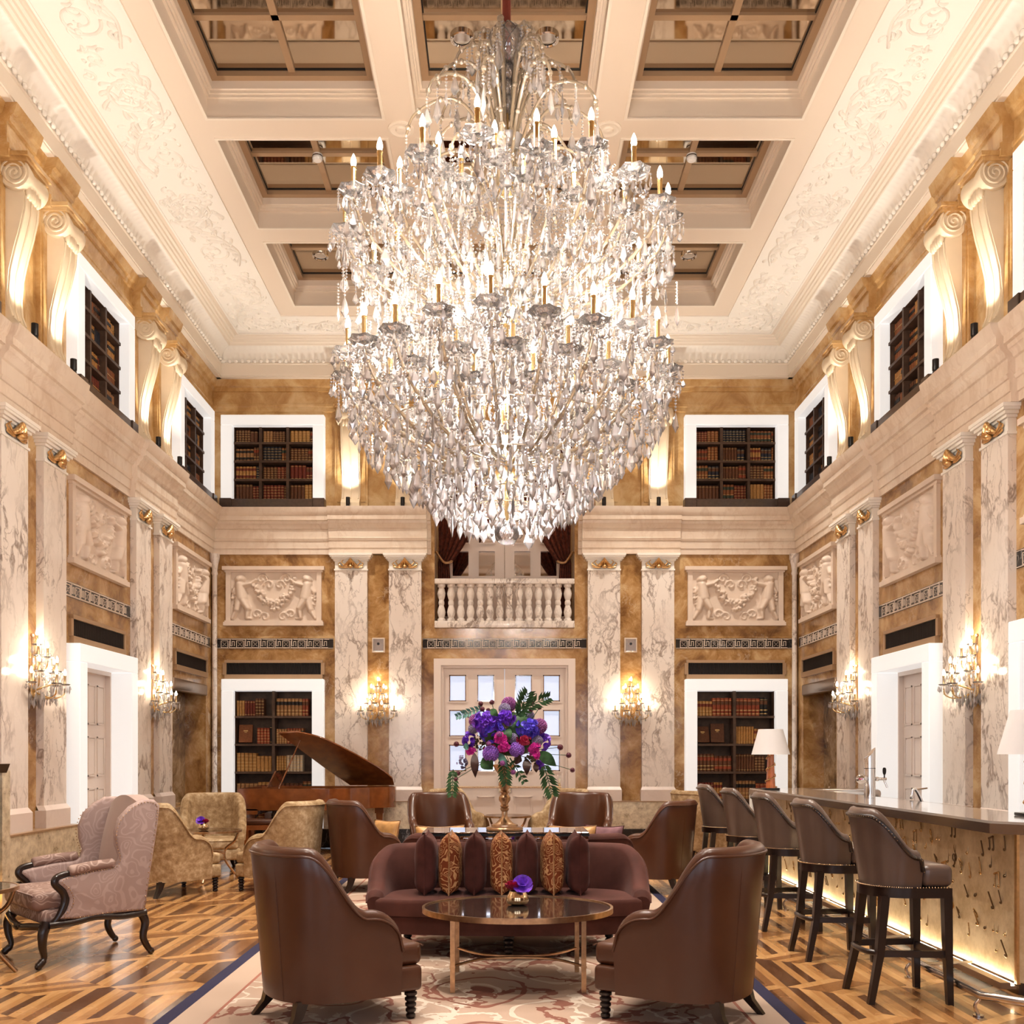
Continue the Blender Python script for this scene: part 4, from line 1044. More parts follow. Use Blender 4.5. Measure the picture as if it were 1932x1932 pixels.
for (z, r_, h) in [(4.93, .17, .12), (3.74, .2, .10), (6.02, .13, .10)]:
    q = MB(); q.lathe([(.03, z), (r_*.7, z + h*.2), (r_, z + h*.7), (r_*1.08, z + h), (r_*1.02, z + h), (r_*.62, z + h*.3), (.03, z + h*.12)], 20, cap=False); q.build('glass_bowl', 'crystal', ch, 30)
CT = MB().lathe([(.017, 0), (.017, .17), (.02, .175), (.02, .19), (0, .19)], 8).data('candle_tube', 'candle_gold')
CB = MB().lathe([(0, 0), (.014, .008), (.021, .032), (.017, .062), (.007, .088), (0, .10)], 10).data('bulb', 'bulb')
pn = MB()
for k in range(1):
    prof = [(.0, .0), (.03, -.008), (.075, .0), (.11, .03), (.105, .034), (.05, .012), (0, .012)]
    n = 14; vs = []; fs = []; kk = len(prof)
    for j in range(n):
        a = 2*PI*j/n; w_ = 1 + (.06 if j % 2 else -.03)
        for (r_, z) in prof: vs.append((r_*w_*math.cos(a), r_*w_*math.sin(a), z + (.008 if j % 2 and r_ > .08 else 0)))
    for j in range(n):
        for i in range(kk - 1): fs.append((j*kk+i, ((j+1) % n)*kk+i, ((j+1) % n)*kk+i+1, j*kk+i+1))
    pn.add(vs, fs)
PAN = pn.data('drip_pan', 'crystal_pan', 20)
LD = [drop_mb(.17, .030, .012, None, None, 6).data('crystal_pendant', 'crystal', None), drop_mb(.22, .034, .013, None, None, 8).data('crystal_pendant', 'crystal', None)]
field = MB(); pend = 0; PEND_MAX = 300
def hang(p, L, wd, seg=2, big=False):
    """a short chain of beads with a drop at its end"""
    global pend
    p = Vector(p)
    for k in range(seg): bead_mb(p - Vector((0, 0, .012 + k*.024)), .0115, field)
    p = p - Vector((0, 0, seg*.024))
    if big and pend < PEND_MAX:
        o = put('crystal_pendant', LD[pend % 2], ch, p, crn.random()*6.28, None, (wd/.03, wd/.03, L/.17)); pend += 1
    else: drop_mb(L, wd, wd*.42, field, Matrix.Translation(p) @ Matrix.Rotation(crn.random()*6.28, 4, 'Z'), 6)
def arm(R_, a, zh, zb, r0=.14, sag=.05, tr=.0125, candle=True, dz=1.0):
    m = MB(); ext = R_ - r0
    pts = bez([cyl(r0, a, zh), cyl(r0 + ext*.3, a, zh - sag*.3), cyl(r0 + ext*.62, a, lerp(zh, zb, .22) - sag), cyl(r0 + ext*.9, a, lerp(zh, zb, .62) - sag*.6), cyl(R_, a, zb - .03)], 5)
    m.tube(pts, tr, 7)
    for k in (5, 10, 15): m.sphere(pts[k], tr*1.9, 7, 5)
    o = m.build('arm', 'crystal_arm', ch, 60)
    put('drip_pan', PAN, o, cyl(R_, a, zb)); put('candle_tube', CT, o, cyl(R_, a, zb + .005)); put('bulb', CB, o, cyl(R_, a, zb + .19))
    c = cyl(R_, a, zb + .02)
    for k in range(9):
        an = k*2*PI/9 + a; hang(c + Vector((math.cos(an)*.11, math.sin(an)*.11, 0)), crn.uniform(.06, .09), .021, crn.randint(1, 3))
    for k in range(6):
        an = k*2*PI/6 + a; hang(c + Vector((math.cos(an)*.05, math.sin(an)*.05, -.04)), crn.uniform(.06, .10), .017, 1)
    hang(c - Vector((0, 0, .07)), .15, .03, 2)
    for k in range(3, len(pts) - 2, 2):                      # drops strung under the arm
        hang(Vector(pts[k]) - Vector((0, 0, tr)), crn.uniform(.07, .14), crn.uniform(.016, .026), crn.randint(1, 4))
    return pts
# upper tier
for k in range(20): arm(1.20, (k + .5)*2*PI/20, 4.84, 5.36 + .05*math.sin(k*2.4))
for k in range(14): arm(.90, (k + .3)*2*PI/14, 4.90, 5.42, sag=.02)
for k in range(8): arm(.58, k*2*PI/8 + .2, 4.92, 5.50, sag=0)
# lower tier
for k in range(22): arm(1.20, (k + .2)*2*PI/22, 3.68, 4.30 + .04*math.sin(k*1.7), sag=.0)
for k in range(14): arm(.88, (k + .6)*2*PI/14, 3.70, 4.20, sag=.0)
for k in range(8): arm(.55, k*2*PI/8 + .35, 3.72, 4.12, sag=0)
# fountain crown of curling glass arms
def crown(n, R_, z0, za, zt, off, r0=.05):
    for k in range(n):
        a = k*2*PI/n + off; m = MB()
        pts = bez([cyl(r0, a, z0), cyl(r0 + R_*.12, a, lerp(z0, za, .55)), cyl(R_*.42, a, za - .03), cyl(R_*.66, a, za), cyl(R_*.92, a, lerp(za, zt, .45)), cyl(R_, a, zt)], 5)
        m.tube(pts, [.014 - .004*i/(len(pts)-1) for i in range(len(pts))], 7)
        for i in range(3, len(pts), 4): m.sphere(pts[i], .021, 7, 5)
        m.build('crown_arm', 'crystal_arm', ch, 60)
        hang(pts[-1], crn.uniform(.14, .2), .035, 3, True)
        hang(pts[len(pts)*2//3], .12, .024, crn.randint(4, 12)); hang(pts[len(pts)//2], .10, .02, crn.randint(2, 8))
crown(10, .75, 5.72, 6.40, 6.12, .1); crown(8, .55, 5.95, 6.62, 6.38, .4); crown(7, .42, 6.15, 6.76, 6.56, .0); crown(6, .27, 6.3, 6.92, 6.78, .3)
crown(10, .62, 5.2, 5.98, 5.75, .25)
# ring hoops with hanging drops: the body and the skirt
def hoop(R_, z, n, L, wd, seg=2, big=False, tube=True):
    if tube:
        m = MB(); m.tube([cyl(R_, i*2*PI/48, z) for i in range(48)], .005, 5, closed=True); m.build('hoop', 'crystal_arm', ch, 60)
    for k in range(n):
        a = (k + crn.uniform(-.2, .2))*2*PI/n; hang(cyl(R_ + crn.uniform(-.015, .015), a, z), L*crn.uniform(.8, 1.2), wd*crn.uniform(.85, 1.15), max(1, seg + crn.randint(-1, 1)), big)
for (R_, z, n, L, wd, seg) in [(.30, 5.25, 22, .16, .026, 3), (.55, 5.05, 36, .16, .026, 3), (.78, 5.02, 44, .16, .026, 3), (1.0, 5.06, 56, .15, .024, 3), (.38, 4.78, 30, .17, .026, 3), (.62, 4.76, 44, .17, .026, 3),
                               (.86, 4.80, 54, .16, .026, 3), (1.08, 4.88, 60, .15, .024, 3), (.22, 4.55, 22, .17, .026, 3), (.46, 4.52, 36, .17, .026, 3), (.72, 4.50, 48, .17, .026, 3), (.98, 4.55, 60, .16, .026, 3),
                               (.3, 4.3, 26, .16, .026, 3), (.68, 4.18, 44, .16, .026, 3), (1.05, 4.16, 60, .15, .026, 3)]:
    hoop(R_, z, int(n*.8), L*.62, wd*.9, seg + crn.randint(0, 2), False, False)
# skirt: longest drops at the outside, narrowing to the ball
for (R_, z, n, L, wd) in [(.70, 3.62, 46, .20, .036), (.56, 3.52, 40, .20, .036), (.43, 3.42, 34, .20, .036), (.30, 3.34, 26, .18, .034), (.98, 3.86, 54, .19, .034)]: hoop(R_, z, n, L*.72, wd*1.0, 2, True)
for (R_, z, n, L, wd) in [(1.16, 4.06, 60, .19, .03), (1.06, 3.94, 56, .17, .028), (.88, 3.78, 56, .17, .03), (.80, 3.70, 50, .16, .028), (.62, 3.56, 44, .16, .028), (.50, 3.46, 38, .16, .028), (.36, 3.40, 30, .16, .028), (.18, 3.32, 14, .14, .028)]: hoop(R_, z, n, L*.66, wd*.95, 3, False, False)
# outer hanging clusters at the rim of both tiers
for (R_, z, n) in ((1.22, 5.30, 44), (1.23, 5.0, 40), (1.22, 4.22, 46)):
    for k in range(n):
        a = (k + crn.random()*.5)*2*PI/n; hang(cyl(R_ + crn.uniform(-.05, .04), a, z + crn.uniform(-.05, .03)), crn.uniform(.09, .14), crn.uniform(.024, .034), crn.randint(2, 7), k % 3 == 0)
# swagged bead chains between the tiers
def chain(p0, p1, sag, n):
    p0, p1 = Vector(p0), Vector(p1)
    for i in range(n + 1):
        t = i / n; bead_mb(p0.lerp(p1, t) - Vector((0, 0, sag*4*t*(1 - t))), .011, field)
for k in range(40):
    a = k*2*PI/40; chain(cyl(.16, a, 5.70), cyl(1.18, a, 5.36), .22, 40); chain(cyl(.15, a + .05, 4.80), cyl(1.15, a + .05, 4.34), .10, 40)
    chain(cyl(1.20, a, 5.36), cyl(1.20, a + 2*PI/40, 5.36), .09, 9); chain(cyl(1.20, a, 4.30), cyl(1.20, a + 2*PI/40, 4.30), .09, 9)
for k in range(650):                                        # loose drops that fill the body
    a = crn.random()*6.283; t = crn.random(); z = lerp(3.75, 5.3, t)
    rm = 1.12 if 4.0 < z else .85
    r_ = rm * math.sqrt(crn.random()); hang(cyl(r_, a, z), crn.uniform(.06, .11), crn.uniform(.016, .028), crn.randint(2, 6))
field.build('crystal_strings', 'crystal', ch, None, 'stuff')
for k in range(6):
    a = k*PI/3 + .3
    lamp('POINT', 'candle_light', cyl(1.02, a, 5.66), 36, (1, .88, .75), .10, parent=ch)
    lamp('POINT', 'candle_light', cyl(1.02, a, 4.58), 58, (1, .88, .75), .10, parent=ch)
for z, pw in ((4.66, 22), (3.50, 120), (3.92, 90)): lamp('POINT', 'hub_light', (0, 0, z), pw, (1, .95, .92), .06, parent=ch)
# ------------------------------------------------------------------ upholstered furniture
def tub(hw, yf, rear, p, H, arm_z, end_z, zb, thick, flare, s1, s2, n=72, zin=None, bow=0):
    """wrap-around back: returns shell mesh helper, rim line and a function giving outer points"""
    pts = []
    K = 22
    for i in range(10): pts.append((hw, lerp(yf, 0, i/10)))
    for i in range(2*K + 1):
        a = PI * i / (2*K); ca, sa = math.cos(a), math.sin(a)
        pts.append((hw * math.copysign(abs(ca)**(2/p), ca), -rear * abs(sa)**(2/p)))
    for i in range(10): pts.append((-hw, lerp(0, yf, (i+1)/10)))
    P = [Vector((x, y)) for x, y in pts]
    cum = [0]
    for i in range(1, len(P)): cum.append(cum[-1] + (P[i] - P[i-1]).length)
    T = cum[-1]; Q = []
    j = 0
    for i in range(n + 1):
        d = T * i / n
        while j < len(cum) - 2 and cum[j+1] < d: j += 1
        t = (d - cum[j]) / max(1e-9, cum[j+1] - cum[j]); Q.append(P[j].lerp(P[j+1], min(1, t)))
    N = []
    for i in range(n + 1):
        t = (Q[min(i+1, n)] - Q[max(i-1, 0)]).normalized(); N.append(Vector((-t.y, t.x)) * -1 if False else Vector((t.y, -t.x)) * -1)
    half = T / 2
    def top(i):
        s = abs(T * i / n - half) / half
        if s < s1: return H
        if s < s2: return lerp(H, arm_z, smooth01((s - s1)/(s2 - s1)))
        k = (s - s2)/(1 - s2); return end_z + (arm_z - end_z) * math.sqrt(max(0, 1 - k**2.2))
    def outer(i, z):
        f = flare * (z - zb) / (H - zb) - flare * .5 + bow * math.sin(PI * min(1, (z - zb)/(H - zb)))
        q = Q[i] - N[i] * (-f) if False else Q[i] + Nout(i) * f
        return Vector((q.x, q.y, z))
    cen = Vector((0, yf * .5))
    def Nout(i):
        m = N[i]; return m if m.dot(Q[i] - cen) > 0 else -m
    zin = zb + .05 if zin is None else zin
    mb = MB(); prof = []
    def sect(i):
        h = top(i); o = []
        for k in (0, .12, .35, .6, .82): o.append(outer(i, lerp(zb, h - .05, k)))
        nn = Nout(i); nn3 = Vector((nn.x, nn.y, 0)); o.append(outer(i, h - .04) + nn3*.004)
        c = outer(i, h - .04) - nn3 * thick * .5
        for k in range(1, 6):
            a = PI * k / 6; o.append(c + nn3 * math.cos(a) * thick * .52 + Vector((0, 0, math.sin(a) * .045)))
        b = outer(i, h - .04) - nn3 * thick; o.append(b - nn3*.004)
        for k in (.8, .5, .2, 0):
            z = lerp(zin, h - .05, k); v = outer(i, z) - nn3 * thick * (1 + .25*math.sin(PI*k)); o.append(v)
        return o
    S = [sect(i) for i in range(n + 1)]; m = len(S[0])
    mb.grid(lambda i, j: S[i][j], n + 1, m)
    for i, rev in ((0, False), (n, True)):
        b = len(mb.v); mb.v += [tuple(v) for v in S[i]]; f = tuple(range(b, b + m)); mb.f.append(f if rev else tuple(reversed(f))); mb.m.append(0)
    rim = [S[i][5] + (S[i][5] - S[i][8]).normalized()*.002 for i in range(n + 1)]
    return mb, rim, outer, top, Q, n
def bobbin(h, r=.036):
    pr = [(r*.9, 0)]; k = 5
    for i in range(k):
        z0 = h * i / k; z1 = h * (i + 1) / k; rr_ = r * lerp(.72, 1.0, (i + .5)/k)
        pr += [(rr_*.72, z0 + .002), (rr_, lerp(z0, z1, .3)), (rr_, lerp(z0, z1, .7)), (rr_*.72, z1 - .002)]
    return MB().lathe([(r*.6, 0)] + pr[1:] + [(r*.75, h)], 14)
def sabre(x, y, h, dx, dy, w0=.032, w1=.018):
    a = [(x - w0, y - w0, h), (x + w0, y - w0, h), (x + w0, y + w0, h), (x - w0, y + w0, h)]; x2, y2 = x + dx, y + dy; xm, ym, wm = x + dx*.3, y + dy*.3, (w0 + w1)/2
    b = [(xm - wm, ym - wm, h*.5), (xm + wm, ym - wm, h*.5), (xm + wm, ym + wm, h*.5), (xm - wm, ym + wm, h*.5)]
    c = [(x2 - w1, y2 - w1, 0), (x2 + w1, y2 - w1, 0), (x2 + w1, y2 + w1, 0), (x2 - w1, y2 + w1, 0)]
    return MB().add(c + b + a, [(3,2,1,0), (8,9,10,11)] + [(i, (i+1) % 4, (i+1) % 4 + 4, i + 4) for i in range(4)] + [(i+4, (i+1) % 4 + 4, (i+1) % 4 + 8, i + 8) for i in range(4)])
def tub_chair(mat, seam=True):
    root = put('tub_armchair', None)
    sh, rim, outer, top, Q, n = tub(.385, .24, .40, 2.3, .99, .64, .44, .155, .085, .07, .40, .76)
    sh.build('wraparound_back', mat, root, 60)
    pi = MB(); pi.tube(rim, .0075, 6); pi.build('piping', mat, root, 60)
    se = MB(); se.rbox((-.325, -.16, .156), (.325, .385, .30), .025, 3); se.build('seat_base', mat, root, 60)
    cu = MB(); cu.rbox((-.295, -.26, .295), (.30, .40, .425), .04, 4); cu.build('seat_cushion', mat, root, 60)
    cp = MB(); zc = .405; cp.tube([(-.29, .40, zc), (.29, .40, zc)], .006, 6); cp.build('cushion_piping', mat, root, 60)
    if seam:
        sm = MB()
        for i in (n*3//8 + 2, n*5//8 - 2): sm.tube([outer(i, lerp(.16, top(i) - .05, k/10)) + Vector((0, 0, 0)) for k in range(11)], .003, 5)
        sm.build('seam', mat, root, 60)
    bl = bobbin(.155).data('front_leg', 'leg_wood')
    for s in (-1, 1): put('front_leg', bl, root, (s*.285, .33, 0))
    for s in (-1, 1): sabre(s*.22, -.27, .165, s*.035, -.085).build('rear_leg', 'leg_wood', root)
    return root
TL = tub_chair('leather_brown'); TV = tub_chair('velvet_gold')
def chair(proto, used, label, cat, group, x, y, dx, dy):
    o = proto if not used else copy_tree(proto); o.location = (x, y, .0125 if -1.95 < x < 1.67 and y < 13.7 else 0); o.rotation_euler = (0, 0, face(dx, dy)); o.scale = (1.04, 1.04, 1.0); return tag(o, label, cat, group)
G1, G2 = 'brown leather tub armchairs', 'gold velvet tub armchairs'
for i, (lb, x, y, dx, dy) in enumerate([
    ('brown leather tub armchair in the left foreground, seen from behind', -.98, 5.70, .84, .54),
    ('brown leather tub armchair in the right foreground, seen from behind', 1.02, 5.70, -.84, .54),
    ('brown leather tub armchair left of the plum sofa, in front of the piano', -1.52, 11.1, .86, .5),
    ('brown leather tub armchair right of the plum sofa, beside the bar stools', 1.66, 11.0, -.86, .5),
    ('brown leather tub armchair facing the room, left of the flower vase', -.82, 12.85, .22, -.97),
    ('brown leather tub armchair facing the room, right of the flower vase', .97, 12.85, -.2, -.98)]): chair(TL, i, lb, 'armchair', G1, x, y, dx, dy)
for i, (lb, x, y, dx, dy) in enumerate([
    ('gold velvet armchair directly behind the pink wing chair', -3.62, 10.85, .62, .78),
    ('gold velvet armchair facing the room beside the left bookcase', -3.80, 13.0, .28, -.96),
    ('gold velvet armchair turned left in front of the piano bench', -2.48, 11.15, -.93, .36),
    ('gold velvet armchair before the double door, left of the round table', -.66, 14.7, .80, -.60),
    ('gold velvet armchair before the double door, right of the round table', .78, 14.7, -.80, -.60),
    ('gold velvet armchair behind the farthest bar stool', 2.85, 14.3, .96, .28),
    ('gold velvet armchair partly hidden behind the far end of the bar', 3.95, 14.5, -.9, -.42)]): chair(TV, i, lb, 'armchair', G2, x, y, dx, dy)
# pillows
def pillow_mb(w_, h, th, seed=0, n=18):
    rr = random.Random(seed); mb = MB(); ph = rr.random()*6
    def f(u, v): return max(0, (1 - abs(u)**4)) ** .6 * max(0, (1 - abs(v)**(4 if v > 0 else 8))) ** .6
    for s in (-1, 1):
        def g(i, j):
            u = -1 + 2*i/(n-1); v = -1 + 2*j/(n-1); k = 1 - .10*(1 - abs(v)**2)*abs(u)**3; k2 = 1 - (.10 if v > 0 else .02)*(1 - abs(u)**2)*abs(v)**3
            y = s * th/2 * f(u, v) * (1 + .04*math.sin(u*9 + ph) * math.cos(v*7 + ph))
            return (u*w_/2*k, y, h/2 + v*h/2*k2)
        mb.grid(g, n, n)
    return mb
def pillow(label, x, y, z, rz, mats, w_=.44, h=.46, th=.19, group=None, lean=0, seed=0):
    t = thing('cushion', label, 'cushion', (x, y, z), rz, group); t.rotation_euler = (lean, 0, rz)
    pillow_mb(w_, h, th, seed).build('cover', mats, t, 70)
    q = MB(); n = 40; pts = []
    for i in range(n):
        a = 2*PI*i/n; c, s = math.cos(a), math.sin(a); k = 1/max(abs(c), abs(s)); u, v = c*k, s*k; u = max(-1, min(1, u)); v = max(-1, min(1, v))
        pts.append((u*w_/2*(1 - .10*(1 - v*v)*abs(u)**3), 0, h/2 + v*h/2*(1 - (.10 if v > 0 else .02)*(1 - u*u)*abs(v)**3)))
    q.tube(pts, .006, 5, closed=True); q.build('piping', 'velvet_cushion' if 'velvet' in mats else 'antique_brass', t, 60)
    return t
# sofas
def sofa():
    root = put('curved_sofa', None)
    sh, rim, outer, top, Q, n = tub(1.06, .22, .52, 2.9, .775, .475, .43, .16, .12, .08, .60, .97, 96)
    sh.build('curved_back', 'velvet_plum', root, 60)
    q = MB(); q.tube(rim, .007, 6); q.build('piping', 'velvet_plum', root, 60)
    def seat(z0, z1, fy, sc, name, r):
        out = []; m = 40
        for i in range(m + 1):
            t = i / m; x = lerp(-1, 1, t)*sc; out.append((x, fy + .13*(1 - (x/sc)**2), 0))
        for i in range(m + 1):
            t = i / m; a = PI*t; ca = math.cos(a); out.append((sc*.96*math.copysign(abs(ca)**.7, ca), -.44*math.sin(a)**.7, 0))
        mb = MB(); k = len(out); lay = [(z0, 1), (z0 + .01, 1.0), (z1 - r, 1.0), (z1 - r*.3, .992), (z1, .975)]
        mb.grid(lambda i, j: (out[i][0]*lay[j][1], (out[i][1] + .1)*lay[j][1] - .1, lay[j][0]), k, len(lay), cu=True)
        b = len(mb.v); mb.v += [(p[0]*.975, (p[1] + .1)*.975 - .1, z1) for p in out]; mb.f.append(tuple(range(b, b + k))); mb.m.append(0)
        mb.build(name, 'velvet_plum', root, 50)
    seat(.17, .31, .26, .99, 'seat_base', .02); seat(.305, .425, .285, .985, 'seat_cushion', .03)
    bl = bobbin(.17, .042).data('turned_leg', 'leg_wood')
    for (x, y) in ((-.88, .18), (0, .32), (.88, .18), (-.8, -.3), (.8, -.3)): put('turned_leg', bl, root, (x, y, 0))
    return root
so = sofa(); so.location = (.03, 7.62, .012); so.rotation_euler = (0, 0, PI); tag(so, 'curved plum velvet sofa facing the room with a row of cushions', 'sofa', 'curved plum velvet sofas')
so2 = copy_tree(so, None, (.12, 9.38, .012), 0, 'second curved plum velvet sofa, back to back behind the mirrored console')
cxs = [805, 850, 897, 946, 994, 1041, 1089]
for i, px in enumerate(cxs):
    gold_ = i % 2 == 1
    pillow(('copper brocade cushion on the sofa, %s from left among the patterned ones' % ORD[i // 2]) if gold_ else ('plain plum velvet cushion on the sofa, %s from left among the plum ones' % ORD[i // 2]), PX(px, 7.72), 7.70, .443, PI/2 + crn.uniform(-.04, .04), 'brocade_copper' if gold_ else 'velvet_cushion', .42, .46, .17, 'sofa cushions set on edge', 0, i)
pillow('orange silk cushion on the far sofa, left of the vase', -.60, 9.24, .445, .1, 'orange_silk', .46, .40, .14, None, -.15, 3)
pillow('orange silk cushion on the far sofa, right of the vase', .62, 9.24, .445, -.1, 'orange_silk', .46, .40, .14, None, -.15, 4)
pillow('mauve velvet cushion leaning on the far sofa, right end', .90, 9.32, .445, -.5, 'mauve_velvet', .40, .40, .15, None, -.2, 5)
pillow('orange cushion in the leather armchair left of the sofa', -1.36, 11.2, .43, -.6, 'orange_silk', .38, .34, .12, None, -.2, 6)
# rug
rg = thing('rug', 'large beige rug with rust and cream scrolls and a navy border', 'rug', (-.14, 8.6, 0))
def flat(name, x0, x1, y0, y1, z, m, holes=()):
    q = MB(); holed(q, x0, x1, y0, y1, list(holes), lambda a, b, c, d: q.box((a, c, .001), (b, d, z))); return q.build(name, m, rg, None)
hx, hy = 1.81, 5.1
flat('navy_border', -hx, hx, -hy, hy, .0105, 'rug_navy', [(-hx + .09, hx - .09, -hy + .09, hy - .09)])
flat('beige_margin', -hx + .09, hx - .09, -hy + .09, hy - .09, .011, 'rug_beige', [(-hx + .28, hx - .28, -hy + .28, hy - .28)])
flat('rust_line', -hx + .28, hx - .28, -hy + .28, hy - .28, .0115, 'rug_rust', [(-hx + .30, hx - .30, -hy + .30, hy - .30)])
flat('patterned_field', -hx + .30, hx - .30, -hy + .30, hy - .30, .011, 'rug_field')
# oval cocktail table
ot = thing('oval_table', 'low oval bronze cocktail table with dark mirrored top', 'table', (.085, 6.53, .012))
def ell(a, b, z, n=56): return [(a*math.cos(2*PI*i/n), b*math.sin(2*PI*i/n), z) for i in range(n)]
q = MB(); q.prism(ell(.615, .505, .478), (0, 0, .012)); q.build('table_top', 'table_mirror', ot)
q = MB(); a, b, c, d = ell(.625, .515, .462), ell(.625, .515, .497), ell(.608, .498, .497), ell(.608, .498, .462)
q.grid(lambda i, j: (a, b, c, d)[j][i], 56, 4, cu=True, cv=True); q.build('rim', 'antique_brass', ot)
for sx in (-1, 1):
    for sy in (-1, 1):
        q = MB(); x, y = sx*.41, sy*.30; q.prism([(x - .015, y - .012, 0), (x + .015, y - .012, 0), (x + .015, y + .012, 0), (x - .015, y + .012, 0)], (0, 0, .465)); q.box((x - .018, y - .015, .155), (x + .018, y + .015, .17)); q.build('leg', 'antique_brass', ot)
for s in (-1, 1):
    q = MB(); q.tube(bez([(-.41, s*.30, .165), (-.2, s*.06, .165), (.2, s*.06, .165), (.41, s*.30, .165)], 8), .009, 6); q.build('stretcher', 'antique_brass', ot)
# small brass pots of flowers
PET = MB()
def petal(mb, c, M, l, w_, mi=0):
    pts = [(0, 0, 0), (-w_, l*.45, l*.12), (-w_*.75, l*.9, l*.2), (0, l, l*.16), (w_*.75, l*.9, l*.2), (w_, l*.45, l*.12), (0, l*.5, l*.02)]
    c = Vector(c); mb.add([c + M @ Vector(p) for p in pts], [(0, 6, 1), (1, 6, 2), (2, 6, 3), (3, 6, 4), (4, 6, 5), (5, 6, 0)], mi)
def blossom(mb, c, r, n, tilt, seed=0, M0=None):
    rr = random.Random(seed)
    for k in range(n):
        M = Matrix.Rotation(2*PI*k/n + rr.uniform(-.1, .1), 3, 'Z') @ Matrix.Rotation(tilt + rr.uniform(-.1, .1), 3, 'X')
        if M0 is not None: M = M0 @ M
        petal(mb, c, M, r, r*.55)
def pot(label, x, y, z, r, ribs=True):
    t = thing('brass_pot', label, 'flower pot', (x, y, z))
    n = 24; pr = [(.5, 0), (.85, .1), (1.0, .35), (.95, .65), (.78, .9), (.74, 1.0), (.66, 1.0), (.66, .7)]
    q = MB(); q.grid(lambda i, j: (pr[j][0]*r*(1 + (.05 if i % 2 else 0)*(j in (1, 2, 3)))*math.cos(2*PI*i/n), pr[j][0]*r*(1 + (.05 if i % 2 else 0)*(j in (1, 2, 3)))*math.sin(2*PI*i/n), pr[j][1]*r*1.25), n, len(pr), cu=True)
    q.lathe([(0, .002), (r*.5, .002)], 12); q.build('pot', 'brass', t, 60)
    f = MB(); V_ = Matrix.Rotation(1.0, 3, 'X')
    for k in range(2): blossom(f, (-r*.45, -r*.25, r*(1.75 + .1*k)), r*(1.0 - .25*k), 6, .25 + .5*k, 3 + k, V_)
    blossom(f, (-r*.4, 0, r*1.2), r*.9, 6, .9, 9); f.build('violet_flower', 'petal_violet', t, 60)
    f = MB()
    for k in range(4): blossom(f, (r*.45, -r*.2, r*(1.3 + .12*k)), r*(.95 - .12*k), 8, .55 + .28*k, k)
    f.build('crimson_flower', 'petal_crimson', t, 60)
    return t
pot('squat gold pot with crimson and violet blooms on the oval table', PX(977, 6.45), 6.62, .503, .082).scale = (-.9, .9, .9)
# round side tables
def side_table():
    root = put('side_table', None)
    q = MB(); q.lathe([(0, .592), (.335, .592), (.335, .602), (0, .602)], 36); q.build('glass_top', 'table_glass', root)
    q = MB(); q.lathe([(.328, .578), (.352, .578), (.352, .604), (.334, .604), (.334, .59), (.328, .59)], 36, cap=False); q.grid(lambda i, j: ((.328, .328)[j]*math.cos(2*PI*i/36), (.328, .328)[j]*math.sin(2*PI*i/36), (.59, .578)[j]), 36, 2, cu=True); q.build('rim', 'antique_brass', root)
    for k in range(3):
        a = k*2*PI/3 + .5; q = MB(); pts = bez([cyl(.32, a, .58), cyl(.27, a, .46), cyl(.16, a, .36), cyl(.17, a, .22), cyl(.33, a, .004)], 6)
        q.tube(pts, [.016]*len(pts), 6); q.build('sabre_leg', 'antique_brass', root, 60)
    q = MB(); q.tube([cyl(.155, i*2*PI/24, .33) for i in range(24)], .01, 6, closed=True); q.build('ring_stretcher', 'antique_brass', root, 60)
    return root
st_ = side_table()
for i, (lb, x, y) in enumerate([('round glass side table with bronze legs beside the gold velvet armchairs', -3.50, 11.9), ('round glass side table between the gold armchairs at the double door', .045, 14.75), ('round bronze side table cut by the left picture edge', -3.66, 6.72)]):
    o = st_ if i == 0 else copy_tree(st_); o.location = (x, y, 0); tag(o, lb, 'side table', 'round glass side tables')
pot('faceted gold pot with violet and red blooms on the glass side table', -3.58, 11.85, .606, .06)
# mirrored console between the sofas
cs = thing('mirror_console', 'mirrored console table between the two plum sofas', 'console', (.01, 8.48, .012))
q = MB(); q.rbox((-.69, -.27, .835), (.69, .27, .85), .004, 1); q.build('mirror_top', 'console_mirror', cs)
q = MB(); q.box((-.69, -.271, .818), (.69, .27, .835)); q.build('dark_edge', 'black_metal', cs)
for k in range(9):
    q = MB(); x = -.685 + k*1.37/9; q.prism([(x + .004, -.265, .70), (x + .148, -.265, .70), (x + .148, -.265, .815), (x + .004, -.265, .815)], (0, .015, 0)); q.prism([(x + .03, -.272, .72), (x + .122, -.272, .72), (x + .122, -.272, .80), (x + .03, -.272, .80)], (0, .01, 0)); q.build('bevelled_mirror', 'console_mirror', cs)
q = MB(); q.box((-.68, -.25, .69), (.68, .25, .818)); q.build('apron', 'nickel_dark', cs)
for sx in (-1, 1):
    for sy in (-1, 1):
        q = MB(); q.box((sx*.65 - .035, sy*.22 - .035, 0), (sx*.65 + .035, sy*.22 + .035, .69)); q.build('leg', 'console_mirror', cs)
